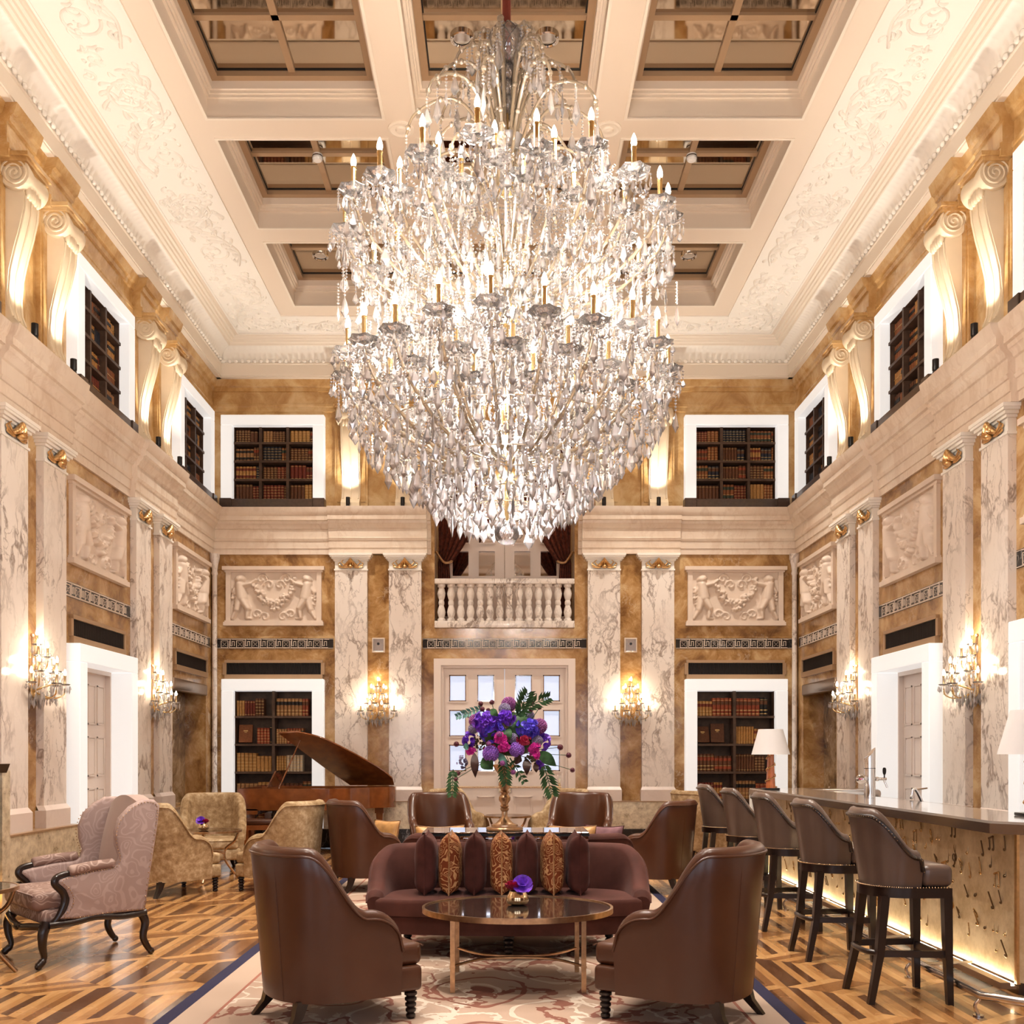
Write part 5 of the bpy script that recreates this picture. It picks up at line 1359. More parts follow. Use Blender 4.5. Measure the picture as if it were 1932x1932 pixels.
# wing chair
wg = thing('wing_chair', 'pink damask wing chair with carved dark wood frame and nailhead trim', 'armchair', (-3.20, 7.46, 0), face(-.73, -.68))
SIDEP = [(-.36, .34), (-.40, .62), (-.455, .95), (-.475, 1.12), (-.43, 1.165), (-.34, 1.165), (-.25, 1.12), (-.17, 1.04), (-.135, .94), (-.14, .84), (-.165, .76), (-.15, .70), (-.09, .675), (.05, .665), (.20, .64), (.27, .625), (.28, .60), (.23, .55), (.20, .48), (.215, .41), (.27, .35), (.15, .335), (-.1, .345)]
for s in (-1, 1):
    M_ = Matrix.Translation((s*.33, 0, 0)) @ Matrix.Rotation(s*-.06, 4, 'Z')
    bm = bmesh.new(); lo = [bm.verts.new((0, y, z)) for y, z in SIDEP]; f = bm.faces.new(lo); ext = bmesh.ops.extrude_face_region(bm, geom=[f]); vs_ = [v for v in ext['geom'] if isinstance(v, bmesh.types.BMVert)]
    bmesh.ops.translate(bm, verts=vs_, vec=(s*.075, 0, 0)); bmesh.ops.bevel(bm, geom=[e for e in bm.edges if abs(e.verts[0].co.x - e.verts[1].co.x) < .001], offset=.022, segments=3, profile=.5, affect='EDGES'); bm.transform(M_); bm.verts.index_update()
    q = MB(); q.add([v.co[:] for v in bm.verts], [[v.index for v in f.verts] for f in bm.faces]); bm.free(); q.build('wing_and_arm', 'damask_soft' if s > 0 else 'damask_soft', wg, 60)
    out = [M_ @ Vector((s*.078, -.1 + (y + .1)*.93, .72 + (z - .72)*.955)) for y, z in SIDEP]
    nh = MB(); cl = bez(out + [out[0]], 7)
    acc = 0; last = cl[0]
    for p in cl:
        if (p - last).length > .017: nh.sphere(p - Vector((0, 0, .004)), .005, 6, 4); last = p
    nh.build('nailhead_trim', 'antique_brass', wg, 60, 'stuff')
    q = MB(); q.tube(bez([M_ @ Vector((s*.04, -.13, .705)), M_ @ Vector((s*.045, .05, .695)), M_ @ Vector((s*.045, .2, .675))], 8), [.03] + [.04]*15 + [.03], 10); q.build('arm_pad', 'damask_pink', wg, 60)
    q = MB(); pts = bez([M_ @ Vector((s*.04, .17, .668)), M_ @ Vector((s*.04, .27, .645)), M_ @ Vector((s*.04, .295, .60)), M_ @ Vector((s*.04, .235, .53)), M_ @ Vector((s*.04, .225, .46)), M_ @ Vector((s*.04, .27, .36)), M_ @ Vector((s*.03, .33, .30))], 6); q.tube(pts, [.018 + .012*math.sin(PI*i/(len(pts)-1)) for i in range(len(pts))], 8); q.build('arm_post', 'leg_wood', wg, 60)
    q = MB(); pts = bez([M_ @ Vector((s*.05, .34, .31)), M_ @ Vector((s*.05, .15, .315)), M_ @ Vector((s*.05, 0, .335)), M_ @ Vector((s*.05, -.2, .315)), M_ @ Vector((s*.05, -.37, .325))], 6); q.tube(pts, .026, 8); q.build('side_rail', 'leg_wood', wg, 60)
q = MB(); NB_ = 17
def wb_(i, j, d):
    u = -1 + 2*i/(NB_-1); v = j/14; z = lerp(.34, 1.10 + .09*math.cos(u*PI/2)**1.2, v); y = lerp(-.36, -.475, v**1.1) ; y2 = y + .12 - .03*abs(u)**3 + .03*math.sin(PI*v)
    return (u*.36, y if d == 0 else y2, z)
q.grid(lambda i, j: wb_(i, j, 0), NB_, 15); q.grid(lambda i, j: wb_(i, j, 1), NB_, 15); q.grid(lambda i, j: wb_(i, 14, j), NB_, 2); q.build('back', 'plain_pink', wg, 60)
q = MB(); q.rbox((-.36, -.30, .31), (.36, .37, .41), .03, 3); q.build('seat_base', 'damask_pink', wg, 60)
q = MB(); q.rbox((-.335, -.28, .40), (.335, .42, .535), .045, 4); q.build('seat_cushion', 'damask_pink', wg, 60)
q = MB(); q.tube([(-.31, .415, .515), (.31, .415, .515)], .006, 6); q.build('cushion_piping', 'damask_soft', wg, 60)
q = MB(); pts = bez([(-.37, .37, .30), (-.2, .40, .285), (0, .41, .262), (.2, .40, .285), (.37, .37, .30)], 6); q.tube(pts, [.026]*len(pts), 8); q.sphere((0, .425, .27), (.07, .025, .03), 10, 6)
for s in (-1, 1): q.sphere((s*.06, .42, .275), (.04, .02, .02), 8, 5)
q.build('carved_apron', 'leg_wood', wg, 60)
for sx in (-1, 1):
    q = MB(); x = sx*.36; pts = bez([(x, .34, .32), (x + sx*.02, .37, .25), (x + sx*.015, .37, .16), (x, .355, .08), (x + sx*.012, .39, .035), (x + sx*.015, .41, .03)], 6); q.tube(pts, [lerp(.042, .02, min(1, i/18)) if i < 20 else .026 for i in range(len(pts))], 9); q.sphere((x + sx*.012, .395, .028), .027, 9, 6); q.build('cabriole_leg', 'leg_wood', wg, 60)
    q = MB(); x = sx*.34; pts = bez([(x, -.34, .33), (x, -.375, .25), (x, -.36, .14), (x, -.40, .05), (x, -.43, .03)], 6); q.tube(pts, [lerp(.036, .019, i/(len(pts)-1)) for i in range(len(pts))], 8); q.sphere((x, -.42, .026), .025, 9, 6); q.build('rear_leg', 'leg_wood', wg, 60)
# fireplace at the left picture edge
fp = thing('fireplace', 'stepped mirror fireplace with flames at the left picture edge', 'fireplace', (-W, 8.3, 0), PI/2)
for k, (hw, z1, d) in enumerate([(.56, 1.42, .36), (.62, 1.36, .33), (.68, 1.29, .30), (.74, 1.22, .27)]):
    q = MB(); t = .05
    q.prism([(-hw, -d, z1 - .08), (hw, -d, z1 - .08), (hw, -d - .03, z1), (-hw, -d - .03, z1)], (0, d, 0)); q.build('stepped_lintel', ['bronze', 'console_mirror'][k % 2] if k else 'nickel_dark', fp)
for s in (-1, 1):
    q = MB(); a, b = sorted((s*.48, s*.62)); q.box((a, -.36, 0), (b, 0, 1.36)); q.build('jamb', 'gold_wainscot', fp)
q = MB(); q.box((-.48, -.06, 0), (.48, -.02, 1.3)); q.box((-.48, -.34, .02), (.48, -.06, .06)); q.build('firebox', 'black_metal', fp)
q = MB()
for k in range(9): q.lathe([(0, 0), (.03, .03), (.025, .08), (.008, .15), (0, .2 + .05*math.sin(k*3))], 8, (-.36 + k*.09, -.2 + .03*math.sin(k*5), .16))
q.build('flames', 'flame', fp, 60)
q = MB()
for k in range(5): q.tube([(-.38 + k*.12, -.26, .09 + .02*(k % 2)), (-.10 + k*.1, -.13, .12)], .03, 8)
q.build('logs', 'leg_wood', fp)
q = MB(); q.tube([(-.47, -.35, .12), (-.2, -.352, .7), (.2, -.352, .7), (.47, -.35, .12)], .006, 5); q.build('fire_guard', 'chrome', fp)
# grand piano
pn_ = thing('grand_piano', 'polished brown grand piano with raised lid before the left bookcase', 'piano', (-2.634, 15.36, 0))
BENT = [(-.25, -.70), (.05, -.68), (.25, -.55), (.42, -.32), (.58, -.08), (.74, .06), (.86, .18), (.92, .34), (.90, .52), (.82, .62), (.70, .66)]
PB = [(v.x, v.y) for v in bez([(x, y, 0) for x, y in BENT], 5)]
OUTL = [(-1.30, .66), (-1.30, -.70)] + PB
q = MB(); q.prism([(x, y, .68) for x, y in OUTL if True], (0, 0, .02))
n = len(OUTL); inn = []
for x, y in OUTL: inn.append((x*.965 + .0 - .005, y*.955))
q.grid(lambda i, j: ((OUTL[i][0], OUTL[i][1], .70), (OUTL[i][0], OUTL[i][1], 1.0), (inn[i][0], inn[i][1], 1.0), (inn[i][0], inn[i][1], .86))[j], n, 4, cu=True); q.build('rim', 'piano_wood', pn_, 40)
q = MB(); q.prism([(x, y, .85) for x, y in inn], (0, 0, .015)); q.build('iron_frame', 'antique_brass', pn_)
q = MB(); q.box((-1.42, -.70, .62), (-1.0, .66, .70)); q.box((-1.42, -.70, .70), (-1.29, -.60, .90)); q.box((-1.42, .56, .70), (-1.29, .66, .90)); q.build('key_bed', 'piano_wood', pn_)
q = MB()
for k in range(52): q.box((-1.41, -.59 + k*.022, .70), (-1.30, -.59 + k*.022 + .0205, .722))
q.build('white_keys', 'white_plastic', pn_, None)
th = R(36); hz, hy_ = 1.01, .66
def lidp(x, y, o=0): d = hy_ - y; return (x, hy_ - d*math.cos(th) - o*math.sin(th)*-1*0 + o*math.sin(th), hz + d*math.sin(th) + o*math.cos(th))
LO = [(.86, .66), (.15, .66), (-.2, .16), (-.5, -.32), (-.75, -.72)] + [(v.x, v.y) for v in bez([(-.45, -.745, 0), (-.15, -.62, 0), (.117, -.40, 0), (.478, -.03, 0), (.72, .26, 0), (.85, .48, 0)], 5)]
q = MB(); vs_ = [lidp(x, y) for x, y in LO] + [lidp(x, y, .022) for x, y in LO]; k = len(LO)
q.add(vs_, [tuple(reversed(range(k))), tuple(range(k, 2*k))] + [(i, (i+1) % k, (i+1) % k + k, i + k) for i in range(k)]); q.build('lid', 'piano_wood', pn_)
q = MB(); vs_ = [lidp(x, y, o) for o in (.026, .045) for x, y in [(-.52, -.38), (-.73, -.70), (-.47, -.72), (.02, -.12)]]; q.add(vs_, [(3,2,1,0), (4,5,6,7), (0,1,5,4), (1,2,6,5), (2,3,7,6), (3,0,4,7)]); q.build('folded_front_lid', 'piano_wood', pn_)
q = MB(); q.tube([(-.70, -.64, 1.0), lidp(-.45, -.55)], .011, 8); q.build('lid_prop', 'piano_wood', pn_)
q = MB(); q.box((-.98, -.35, 1.0), (-.94, .35, 1.015)); q.add([(-.95, -.35, 1.015), (-.95, .35, 1.015), (-.82, .35, 1.26), (-.82, -.35, 1.26), (-.93, -.35, 1.015), (-.93, .35, 1.015), (-.80, .35, 1.26), (-.80, -.35, 1.26)], [(0,1,2,3), (7,6,5,4), (0,3,7,4), (1,5,6,2), (2,6,7,3), (0,4,5,1)]); q.build('music_desk', 'piano_wood', pn_)
for (x, y) in ((-1.12, -.55), (-1.12, .5), (.28, -.25), (.66, .40)):
    if x == .28: continue
    q = MB(); q.prism([(x - .07, y - .07, .68), (x + .07, y - .07, .68), (x + .07, y + .07, .68), (x - .07, y + .07, .68)], (0, 0, -.1))
    a, b = .055, .03; q.add([(x - b, y - b, .09), (x + b, y - b, .09), (x + b, y + b, .09), (x - b, y + b, .09), (x - a, y - a, .58), (x + a, y - a, .58), (x + a, y + a, .58), (x - a, y + a, .58)], [(3,2,1,0), (4,5,6,7), (0,1,5,4), (1,2,6,5), (2,3,7,6), (3,0,4,7)])
    lg = q.build('leg', 'piano_wood', pn_); q = MB(); q.tube([(x, y, .09), (x, y, .05)], .02, 8); q.lathe([(0, -.02), (.035, -.02), (.035, .02), (0, .02)], 12, (x, y, .036), M=Matrix.Rotation(PI/2, 3, 'Y')); q.build('caster', 'brass', lg)
q = MB(); x, y = -.02, .15; q.prism([(x - .04, y - .04, .68), (x + .04, y - .04, .68), (x + .03, y + .04, .68), (x - .03, y + .04, .68)], (0, 0, -.62)); q.build('pedal_lyre', 'piano_wood', pn_)
pb_ = thing('piano_bench', 'dark wood piano bench with brown padded seat', 'bench', (-3.42, 14.35, 0), .15)
q = MB(); q.rbox((-.30, -.18, .50), (.30, .18, .575), .025, 3); q.build('padded_seat', 'leather_brown', pb_)
q = MB(); q.box((-.31, -.19, .43), (.31, .19, .50)); q.build('apron', 'piano_wood', pb_)
for sx in (-1, 1):
    for sy in (-1, 1):
        q = MB(); x, y = sx*.27, sy*.15; q.prism([(x - .03, y - .03, 0), (x + .03, y - .03, 0), (x + .03, y + .03, 0), (x - .03, y + .03, 0)], (0, 0, .44)); q.build('leg', 'piano_wood', pb_)
# ------------------------------------------------------------------ the bar
BZ = 1.10
bar = thing('bar_counter', 'long bar counter with gold leaf front and bronze top edge', 'bar', (0, 0, 0))
XF, YN, YB = 2.93, 6.02, 11.95
TOPP = [(XF, YB), (XF, YN), (XF + .30, YN - .30), (4.2, YN - .30), (4.2, YN + .25), (3.55, YN + .25), (3.55, YB)]
q = MB(); q.prism([(x, y, BZ - .075) for x, y in TOPP], (0, 0, .06)); q.build('edge_band', 'counter_metal', bar)
q = MB(); q.prism([(x + (.012 if x < 3 else 0), y, BZ - .016) for x, y in TOPP], (0, 0, .016)); q.build('top_slab', 'counter_top', bar)
q = MB(); q.box((XF + .24, YN + .2, .12), (3.5, YB - .02, BZ - .076)); q.prism([(3.17, YN + .2, .12), (3.36, YN + .0, .12), (4.1, YN + .0, .12), (4.1, YN + .2, .12)], (0, 0, BZ - .2)); q.build('carcase', 'bronze', bar)
q = MB(); q.box((XF + .28, YN + .2, .0), (3.5, YB - .02, .12)); q.build('toe_kick', 'dark_wood', bar)
pan = []
XP = XF + .225
q = MB(); q.box((XP, YN + .12, .10), (XP + .015, YB - .03, BZ - .076)); pan = q.build('gold_leaf_panel', 'gold_bar', bar)
q = MB(); q.prism([(XP, YN + .10, .10), (XP + .015, YN + .12, .10), (XP + .235, YN - .10, .10), (XP + .22, YN - .12, .10)], (0, 0, BZ - .18)); q.prism([(XP + .22, YN - .12, .10), (XP + .22, YN - .105, .10), (4.15, YN - .105, .10), (4.15, YN - .12, .10)], (0, 0, BZ - .18)); q.build('corner_panel', 'gold_bar', bar)
q = MB(); q.box((XP - .012, YN + .095, .09), (XP + .012, YN + .125, BZ - .076)); q.build('corner_strip', 'gold', bar)
q = MB(); q.box((XP - .10, YN + .12, .055), (XP - .035, YB, .095)); q.box((XP - .035, YN + .12, .055), (XP, YB, .075)); q.build('light_ledge', 'bronze', bar)
q = MB(); q.box((XP - .030, YN + .14, .076), (XP - .006, YB - .04, .084)); q.build('led_strip', 'led_strip', bar)
q = MB(); q.box((XF + .01, YB, .0), (3.5, YB + .02, BZ - .076)); q.build('end_panel', 'white_satin', bar)
rl = MB(); pts = [(2.73, YB - .2, .125), (2.73, 5.68, .125), (3.0, 5.42, .125), (4.1, 5.42, .125)]; rl.tube(pts, .026, 12); rail = rl.build('foot_rail', 'steel', bar)
for y in [5.72 + k*.98 for k in range(7)]:
    q = MB(); q.tube(bez([(2.73, y, .10), (2.70, y, .06), (2.72, y, .004)], 4), .011, 6); q.tube(bez([(2.73, y, .11), (2.9, y + .03, .09), (XP + .02, y + .03, .10)], 4), .012, 6); q.lathe([(.0, 0), (.03, 0), (.03, .006), (0, .006)], 10, (2.72, y, .002)); q.build('rail_bracket', 'steel', rail, 60)
# raised musical notes in the gold leaf (local: x along the bar, z up, y out of the panel)
def note_meshes():
    out = {}
    a = MB(); a.tube([(.022, 0, 0), (.022, 0, .10)], .0045, 5); a.sphere((.008, 0, 0), (.017, .006, .012), 8, 5); out['crotchet'] = a
    a = MB(); a.tube([(.022, 0, 0), (.022, 0, .095)], .0045, 5); a.sphere((.008, 0, 0), (.016, .006, .012), 8, 5); a.tube([(.022, 0, .095), (.045, 0, .07), (.042, 0, .045)], .005, 5); out['quaver'] = a
    a = MB()
    for x in (-.025, .03): a.tube([(x, 0, 0), (x, 0, .085 + x*.3)], .0045, 5); a.sphere((x - .012, 0, 0), (.015, .006, .011), 8, 5)
    a.tube([(-.027, 0, .078), (.032, 0, .094)], .008, 5); out['beamed'] = a
    a = MB(); pts = bez([(.0, 0, -.05), (-.014, 0, -.045), (.004, 0, -.03), (.006, 0, .03), (.012, 0, .075), (.0, 0, .095), (-.012, 0, .07), (.0, 0, .04), (.022, 0, .02), (.02, 0, -.008), (0, 0, -.016), (-.022, 0, -.004), (-.024, 0, .02), (-.006, 0, .024), (.004, 0, .008)], 5); a.tube(pts, .0042, 5); out['clef'] = a
    return out
NM = {(k, m): v.data('music_note', m, 60) for k, v in note_meshes().items() for m in ('note_dark', 'gold_note')}
nrn = random.Random(4); placed = []
kinds = ['crotchet', 'crotchet', 'quaver', 'beamed', 'beamed', 'clef']
tries = 0
while len(placed) < 150 and tries < 6000:
    tries += 1; y = YN + .25 + (YB - YN - .5) * nrn.random()**1.35; z = nrn.uniform(.2, .93)
    if any((y - a)**2 + (z - b)**2 < .105**2 for a, b in placed): continue
    placed.append((y, z)); o = put('music_note', NM[(nrn.choice(kinds), 'note_dark' if nrn.random() < .42 else 'gold_note')], pan, (XP - .002, y, z))
    sc = nrn.uniform(.85, 1.2); o.rotation_euler = (nrn.uniform(-.35, .35), 0, -PI/2); o.scale = (sc, sc, sc)
for k in range(14):
    t = k / 14; o = put('music_note', NM[(nrn.choice(kinds), 'gold_note')], pan, (XP + .30 + .35*nrn.random(), YN - .122, nrn.uniform(.2, .9))); o.scale = (1.1, 1.1, 1.1)
# back-bar work top
wt = thing('back_bar', 'low steel back bar unit behind the far end of the counter', 'cabinet', (0, 0, 0))
q = MB(); q.rbox((4.02, 9.6, .88), (4.55, 13.3, 1.0), .05, 4); q.build('steel_top', 'steel', wt); q = MB(); q.box((4.05, 9.65, 0), (4.55, 13.25, .88)); q.build('cabinet', 'shelf_wood', wt)
q = MB(); q.rbox((3.55, 12.0, .97), (4.55, 12.5, 1.085), .05, 4); q.build('end_shelf', 'steel', wt); q = MB(); q.box((3.7, 12.05, 0), (4.5, 12.45, .97)); q.build('end_cabinet', 'shelf_wood', wt)
# bar stools
def stool():
    root = put('bar_stool', None)
    sh, rim, outer, top, Q, n = tub(.248, .06, .25, 2.3, 1.17, .92, .84, .70, .055, .07, .34, .93, 64, zin=.72)
    sh.build('curved_back', 'leather_stool', root, 60)
    q = MB(); q.tube(rim, .013, 6); q.build('dark_piping', 'leg_wood', root, 60)
    q = MB(); cl = []; last = None
    for i in range(n):
        for t in (0, .5):
            p = Vector(rim[i]).lerp(Vector(rim[i+1]), t)
            if last is None or (p - last).length > .016: cl.append(p); last = p
    for p in cl: q.sphere(p + (p - Vector((0, 0, p.z))).normalized()*.008, .005, 5, 4)
    m = 60
    for i in range(m):
        a = PI + PI*i/m; q.sphere((.245*math.cos(a), .0 + .24*math.sin(a), .705), .005, 5, 4)
    for s in (-1, 1):
        for k in range(12): q.sphere((s*.247, .02 + k*.018, .705), .005, 5, 4)
    q.build('nailheads', 'brass', root, 60, 'stuff')
    q = MB(); q.rbox((-.172, -.15, .706), (.172, .12, .828), .035, 4); q.rbox((-.238, .062, .704), (.238, .247, .838), .038, 4); q.build('seat_cushion', 'leather_stool', root, 60)
    q = MB(); out = [(.24, .235), (.24, 0)] + [(.24*math.cos(-PI*i/16), .235*math.sin(-PI*i/16)) for i in range(1, 16)] + [(-.24, 0), (-.24, .235)]
    q.prism([(x, y, .64) for x, y in out], (0, 0, .06)); q.build('seat_rail', 'leg_wood', root)
    def leg(x, y, x2, y2):
        mb = MB(); w0, w1 = .026, .018
        lay = [(.65, x, y, w0), (.3, lerp(x, x2, .35), lerp(y, y2, .35), .023), (0, x2, y2, w1)]
        mb.grid(lambda i, j: (lay[i][1] + (-1, 1, 1, -1)[j]*lay[i][3], lay[i][2] + (-1, -1, 1, 1)[j]*lay[i][3], lay[i][0]), 3, 4, cv=True); mb.add([(x2 - w1, y2 - w1, 0), (x2 + w1, y2 - w1, 0), (x2 + w1, y2 + w1, 0), (x2 - w1, y2 + w1, 0)], [(3, 2, 1, 0)]); return mb
    for (x, y, x2, y2) in ((.215, .21, .225, .225), (-.215, .21, -.225, .225), (.17, -.15, .20, -.245), (-.17, -.15, -.20, -.245)): leg(x, y, x2, y2).build('leg', 'leg_wood', root)
    for (p0, p1, z) in (((.215, .215), (.18, -.175), .30), ((-.215, .215), (-.18, -.175), .30), ((.215, .215), (-.215, .215), .28)):
        q = MB(); d = Vector((p1[0] - p0[0], p1[1] - p0[1])).normalized(); nn = Vector((-d.y, d.x))*.012
        q.prism([(p0[0] - nn.x, p0[1] - nn.y, z - .02), (p1[0] - nn.x, p1[1] - nn.y, z - .02), (p1[0] + nn.x, p1[1] + nn.y, z - .02), (p0[0] + nn.x, p0[1] + nn.y, z - .02)], (0, 0, .04)); q.build('stretcher', 'leg_wood', root)
    q = MB(); q.tube(bez([(.18, -.175, .30), (.1, -.235, .30), (-.1, -.235, .30), (-.18, -.175, .30)], 5), .017, 6); q.build('stretcher', 'leg_wood', root, 60)
    return root
stl = stool()
for i, y in enumerate((6.2, 7.43, 8.66, 9.89, 11.12)):
    o = stl if i == 0 else copy_tree(stl); o.location = (2.44, y, 0); o.rotation_euler = (0, 0, face(1, .03))
    tag(o, ['nearest grey-brown leather bar stool, whole in view', 'second nearest leather bar stool at the gold bar', 'middle one of the five leather bar stools', 'fourth leather bar stool, second farthest along the bar', 'farthest leather bar stool, beside the gold armchair'][i], 'bar stool', 'leather bar stools along the bar')
# lamps on the bar
def bar_lamp(label, x, y, sc=1.0):
    t = thing('bar_lamp', label, 'lamp', (x, y, BZ + .001))
    q = MB(); q.lathe([(.215*sc, .402*sc), (.137*sc, .69*sc), (.133*sc, .69*sc), (.211*sc, .404*sc)], 40, cap=False); q.grid(lambda i, j: ((.215*sc, .211*sc)[j]*math.cos(2*PI*i/40), (.215*sc, .211*sc)[j]*math.sin(2*PI*i/40), (.402*sc, .404*sc)[j]), 40, 2, cu=True); q.build('shade', 'lamp_shade', t, 50)
    q = MB(); M_ = Matrix.Rotation(.0, 3, 'Z'); q.lathe([(.055*sc, .02), (.05*sc, .1), (.042*sc, .26), (.036*sc, .41*sc), (0, .41*sc)], 10); q.build('amber_body', 'amber_glass', t, 25)
    q = MB(); q.tube([(.062*sc*(1 - .3*i/40)*math.cos(i*.42), .062*sc*(1 - .3*i/40)*math.sin(i*.42), .03 + i*.009*sc) for i in range(41)], .006, 5)
    for i in range(0, 41, 4): q.sphere((.066*sc*(1 - .3*i/40)*math.cos(i*.42), .066*sc*(1 - .3*i/40)*math.sin(i*.42), .03 + i*.009*sc), .011, 6, 4)
    q.build('beaded_spiral', 'gold', t, 60)
    q = MB(); q.rbox((-.085*sc, -.085*sc, 0), (.085*sc, .085*sc, .02), .005, 2); q.build('foot', 'black_metal', t)
    q = MB(); q.tube([(0, 0, .40*sc), (0, 0, .66*sc)], .006, 6); q.sphere((0, 0, .53*sc), (.025, .025, .035), 8, 6); q.build('socket', 'brass', t, 60)
    return t
bar_lamp('white shaded amber table lamp at the far end of the bar', PX(1454, 11.4), 11.4, 1.0)
bar_lamp('white shaded table lamp at the right picture edge', 3.45, 6.5, 1.0)
# beer tower and tap
bt = thing('beer_tower', 'polished steel beer tower with one tap behind the bar', 'beer tap', (PX(1641, 9.2), 9.2, BZ + .001)); bt.scale = (.9, .9, .80)
q = MB(); q.lathe([(.055, 0), (.055, .46), (.0, .46)], 24)
for i, v in enumerate(q.v):
    if v[2] > .4: q.v[i] = (v[0], v[1], .46 + v[0]*1.3 + .05)
q.build('column', 'chrome', bt, 60)
q = MB(); q.lathe([(.056, .34), (.058, .34), (.058, .345), (.056, .345)], 24, cap=False); q.build('dark_ring', 'black_metal', bt)
q = MB(); q.lathe([(0, 0), (.055, 0), (.058, .01), (.05, .02), (0, .02)], 20, (-.10, -.05, .22), M=Matrix.Rotation(PI/2, 3, 'X') @ Matrix.Rotation(-.3, 3, 'Y')); q.tube([(-.10, -.03, .22), (-.05, 0, .22)], .012, 8); q.build('round_badge', 'chrome', bt, 60)
q = MB(); q.box((-.14, -.073, .215), (-.06, -.071, .228)); q.build('badge_stripe', 'petal_crimson', bt)
q = MB(); q.tube([(.05, 0, .22), (.17, 0, .22)], .016, 10); q.sphere((.075, 0, .22), .026, 10, 6); q.tube([(.14, 0, .22), (.175, -.01, .12)], .011, 8); q.build('spout', 'chrome', bt, 60)
q = MB(); q.tube([(.15, 0, .235), (.15, 0, .27)], .007, 6); q.lathe([(.012, 0), (.018, .03), (.019, .06), (.012, .08), (0, .082)], 10, (.15, 0, .27)); q.build('lever', 'black_metal', bt, 60)
ft = thing('swan_tap', 'small chrome swan neck tap at the bar sink', 'tap', (3.68, 8.91, .962))
q = MB(); q.tube(bez([(.07, 0, 0), (.05, 0, .12), (.0, 0, .22), (-.03, 0, .22), (-.04, 0, .17)], 6), .014, 8); q.sphere((-.04, 0, .16), .02, 8, 6); q.build('neck', 'chrome', ft, 60)
q = MB(); q.tube([(.0, 0, .225), (.10, 0, .24)], .007, 6); q.build('lever', 'chrome', ft)
q = MB(); q.lathe([(0, 0), (.035, 0), (.03, .02), (0, .022)], 14, (.07, 0, -.01)); q.build('base', 'chrome', ft)
sk = thing('bar_sink', 'steel work counter with sink inside the bar', 'sink', (0, 0, 0))
q = MB(); q.rbox((3.56, 7.0, .88), (4.0, 9.5, .95), .01, 2); q.build('steel_top', 'steel', sk); q = MB(); q.box((3.6, 7.02, 0), (3.98, 9.48, .88)); q.build('cabinet', 'shelf_wood', sk)
# ------------------------------------------------------------------ flower arrangement on its tall gold stand
VY = 8.48
vs0 = thing('vase_stand', 'tall turned gold vase stand on the mirrored console', 'vase', (0, VY, .863))
q = MB(); q.lathe([(0, 0), (.135, 0), (.138, .012), (.13, .024), (.10, .03), (.098, .045), (.07, .055), (.05, .075), (.03, .10), (.022, .115), (.022, .155), (.03, .165), (.034, .18), (.024, .19), (.034, .20), (.024, .215), (.028, .225), (.042, .25), (.044, .275), (.028, .30), (.024, .305), (.04, .32), (.026, .335), (.036, .36), (.046, .385), (.04, .405), (.026, .42), (.03, .44), (.045, .47), (.075, .52), (.09, .55), (.085, .555), (.0, .54)], 24); q.v = [(x*1.15, y*1.15, z) for x, y, z in q.v]; q.build('turned_stem', 'antique_brass', vs0, 40)
fa = thing('flower_arrangement', 'round bouquet of purple and magenta flowers with palm leaves on the gold stand', 'flowers', (0, VY, 0))
frn = random.Random(8)
def fl(px, py, dy=0): return Vector((PX(px, VY + dy), dy, PZ(py, VY + dy)))
def pompom(px, py, r, m, dy=-.15, n=150):
    c = fl(px, py, dy); mb = MB(); mb.sphere(c, r*.78, 12, 8)
    for k in range(n):
        z = 1 - 2*(k + .5)/n; a = k*2.39996; h = math.sqrt(1 - z*z); d = Vector((h*math.cos(a), h*math.sin(a), z)); bead_mb(c + d*r*.88, r*.13, mb)
    mb.build('pompom_flower', m, fa, 40)
S_ = VY / F
for (px, py, r, m, dy) in [(926, 1422, 16, 'petal_lilac', -.24), (975, 1414, 15, 'petal_lilac', -.24), (1018, 1370, 15, 'petal_mauve', -.15), (897, 1360, 13, 'petal_mauve', -.18), (960, 1329, 15, 'petal_mauve', -.05), (952, 1338, 12, 'petal_grey', -.12), (1014, 1398, 11, 'petal_grey', -.2), (968, 1393, 10, 'petal_grey', -.22), (893, 1375, 10, 'petal_grey', -.2), (1000, 1350, 9, 'petal_grey', -.05)]:
    pompom(px, py, r*S_, m, dy)
for (px, py, r) in [(861, 1404, 5.5), (864, 1459, 5), (860, 1470, 4), (907, 1328, 5), (910, 1338, 5), (928, 1325, 5), (885, 1350, 5), (921, 1340, 4.5), (1002, 1339, 5), (1004, 1327, 4.5), (1018, 1335, 4.5), (1057, 1410, 6), (1073, 1425, 5.5), (1080, 1453, 5), (942, 1385, 6), (922, 1403, 5), (948, 1440, 5.5), (968, 1457, 5)]:
    dy = -.1 + frn.uniform(-.12, .1); pompom(px, py, r*S_, 'petal_mauve' if (px, py) in [(942, 1385), (922, 1403), (948, 1440), (968, 1457)] else 'petal_plum', dy - (.12 if 1380 < py < 1460 and 900 < px < 1000 else 0), 60)
    q = MB(); e = fl(px, py, dy); q.tube(bez([Vector((0, 0, 1.52)), Vector((e.x*.5, dy*.5, lerp(1.52, e.z, .45))), e], 5), .003, 5); q.build('stem', 'leaf_green', fa, 60)
def cluster(px, py, rw, rh, n, m, dy, name, pr=.02, petals=5):
    c = fl(px, py, dy); mb = MB()
    for k in range(n):
        a = frn.random()*6.28; t = math.sqrt(frn.random()); x, z = math.cos(a)*t*rw*S_, math.sin(a)*t*rh*S_; y = -math.sqrt(max(0, 1 - t*t))*rw*S_*.6
        d = Vector((x, y - .02, z)).normalized(); blossom(mb, c + Vector((x, y, z)), pr*frn.uniform(.8, 1.2), petals, .35, k, d.to_track_quat('Z', 'Y').to_matrix())
    mb.build(name, m, fa, 60)
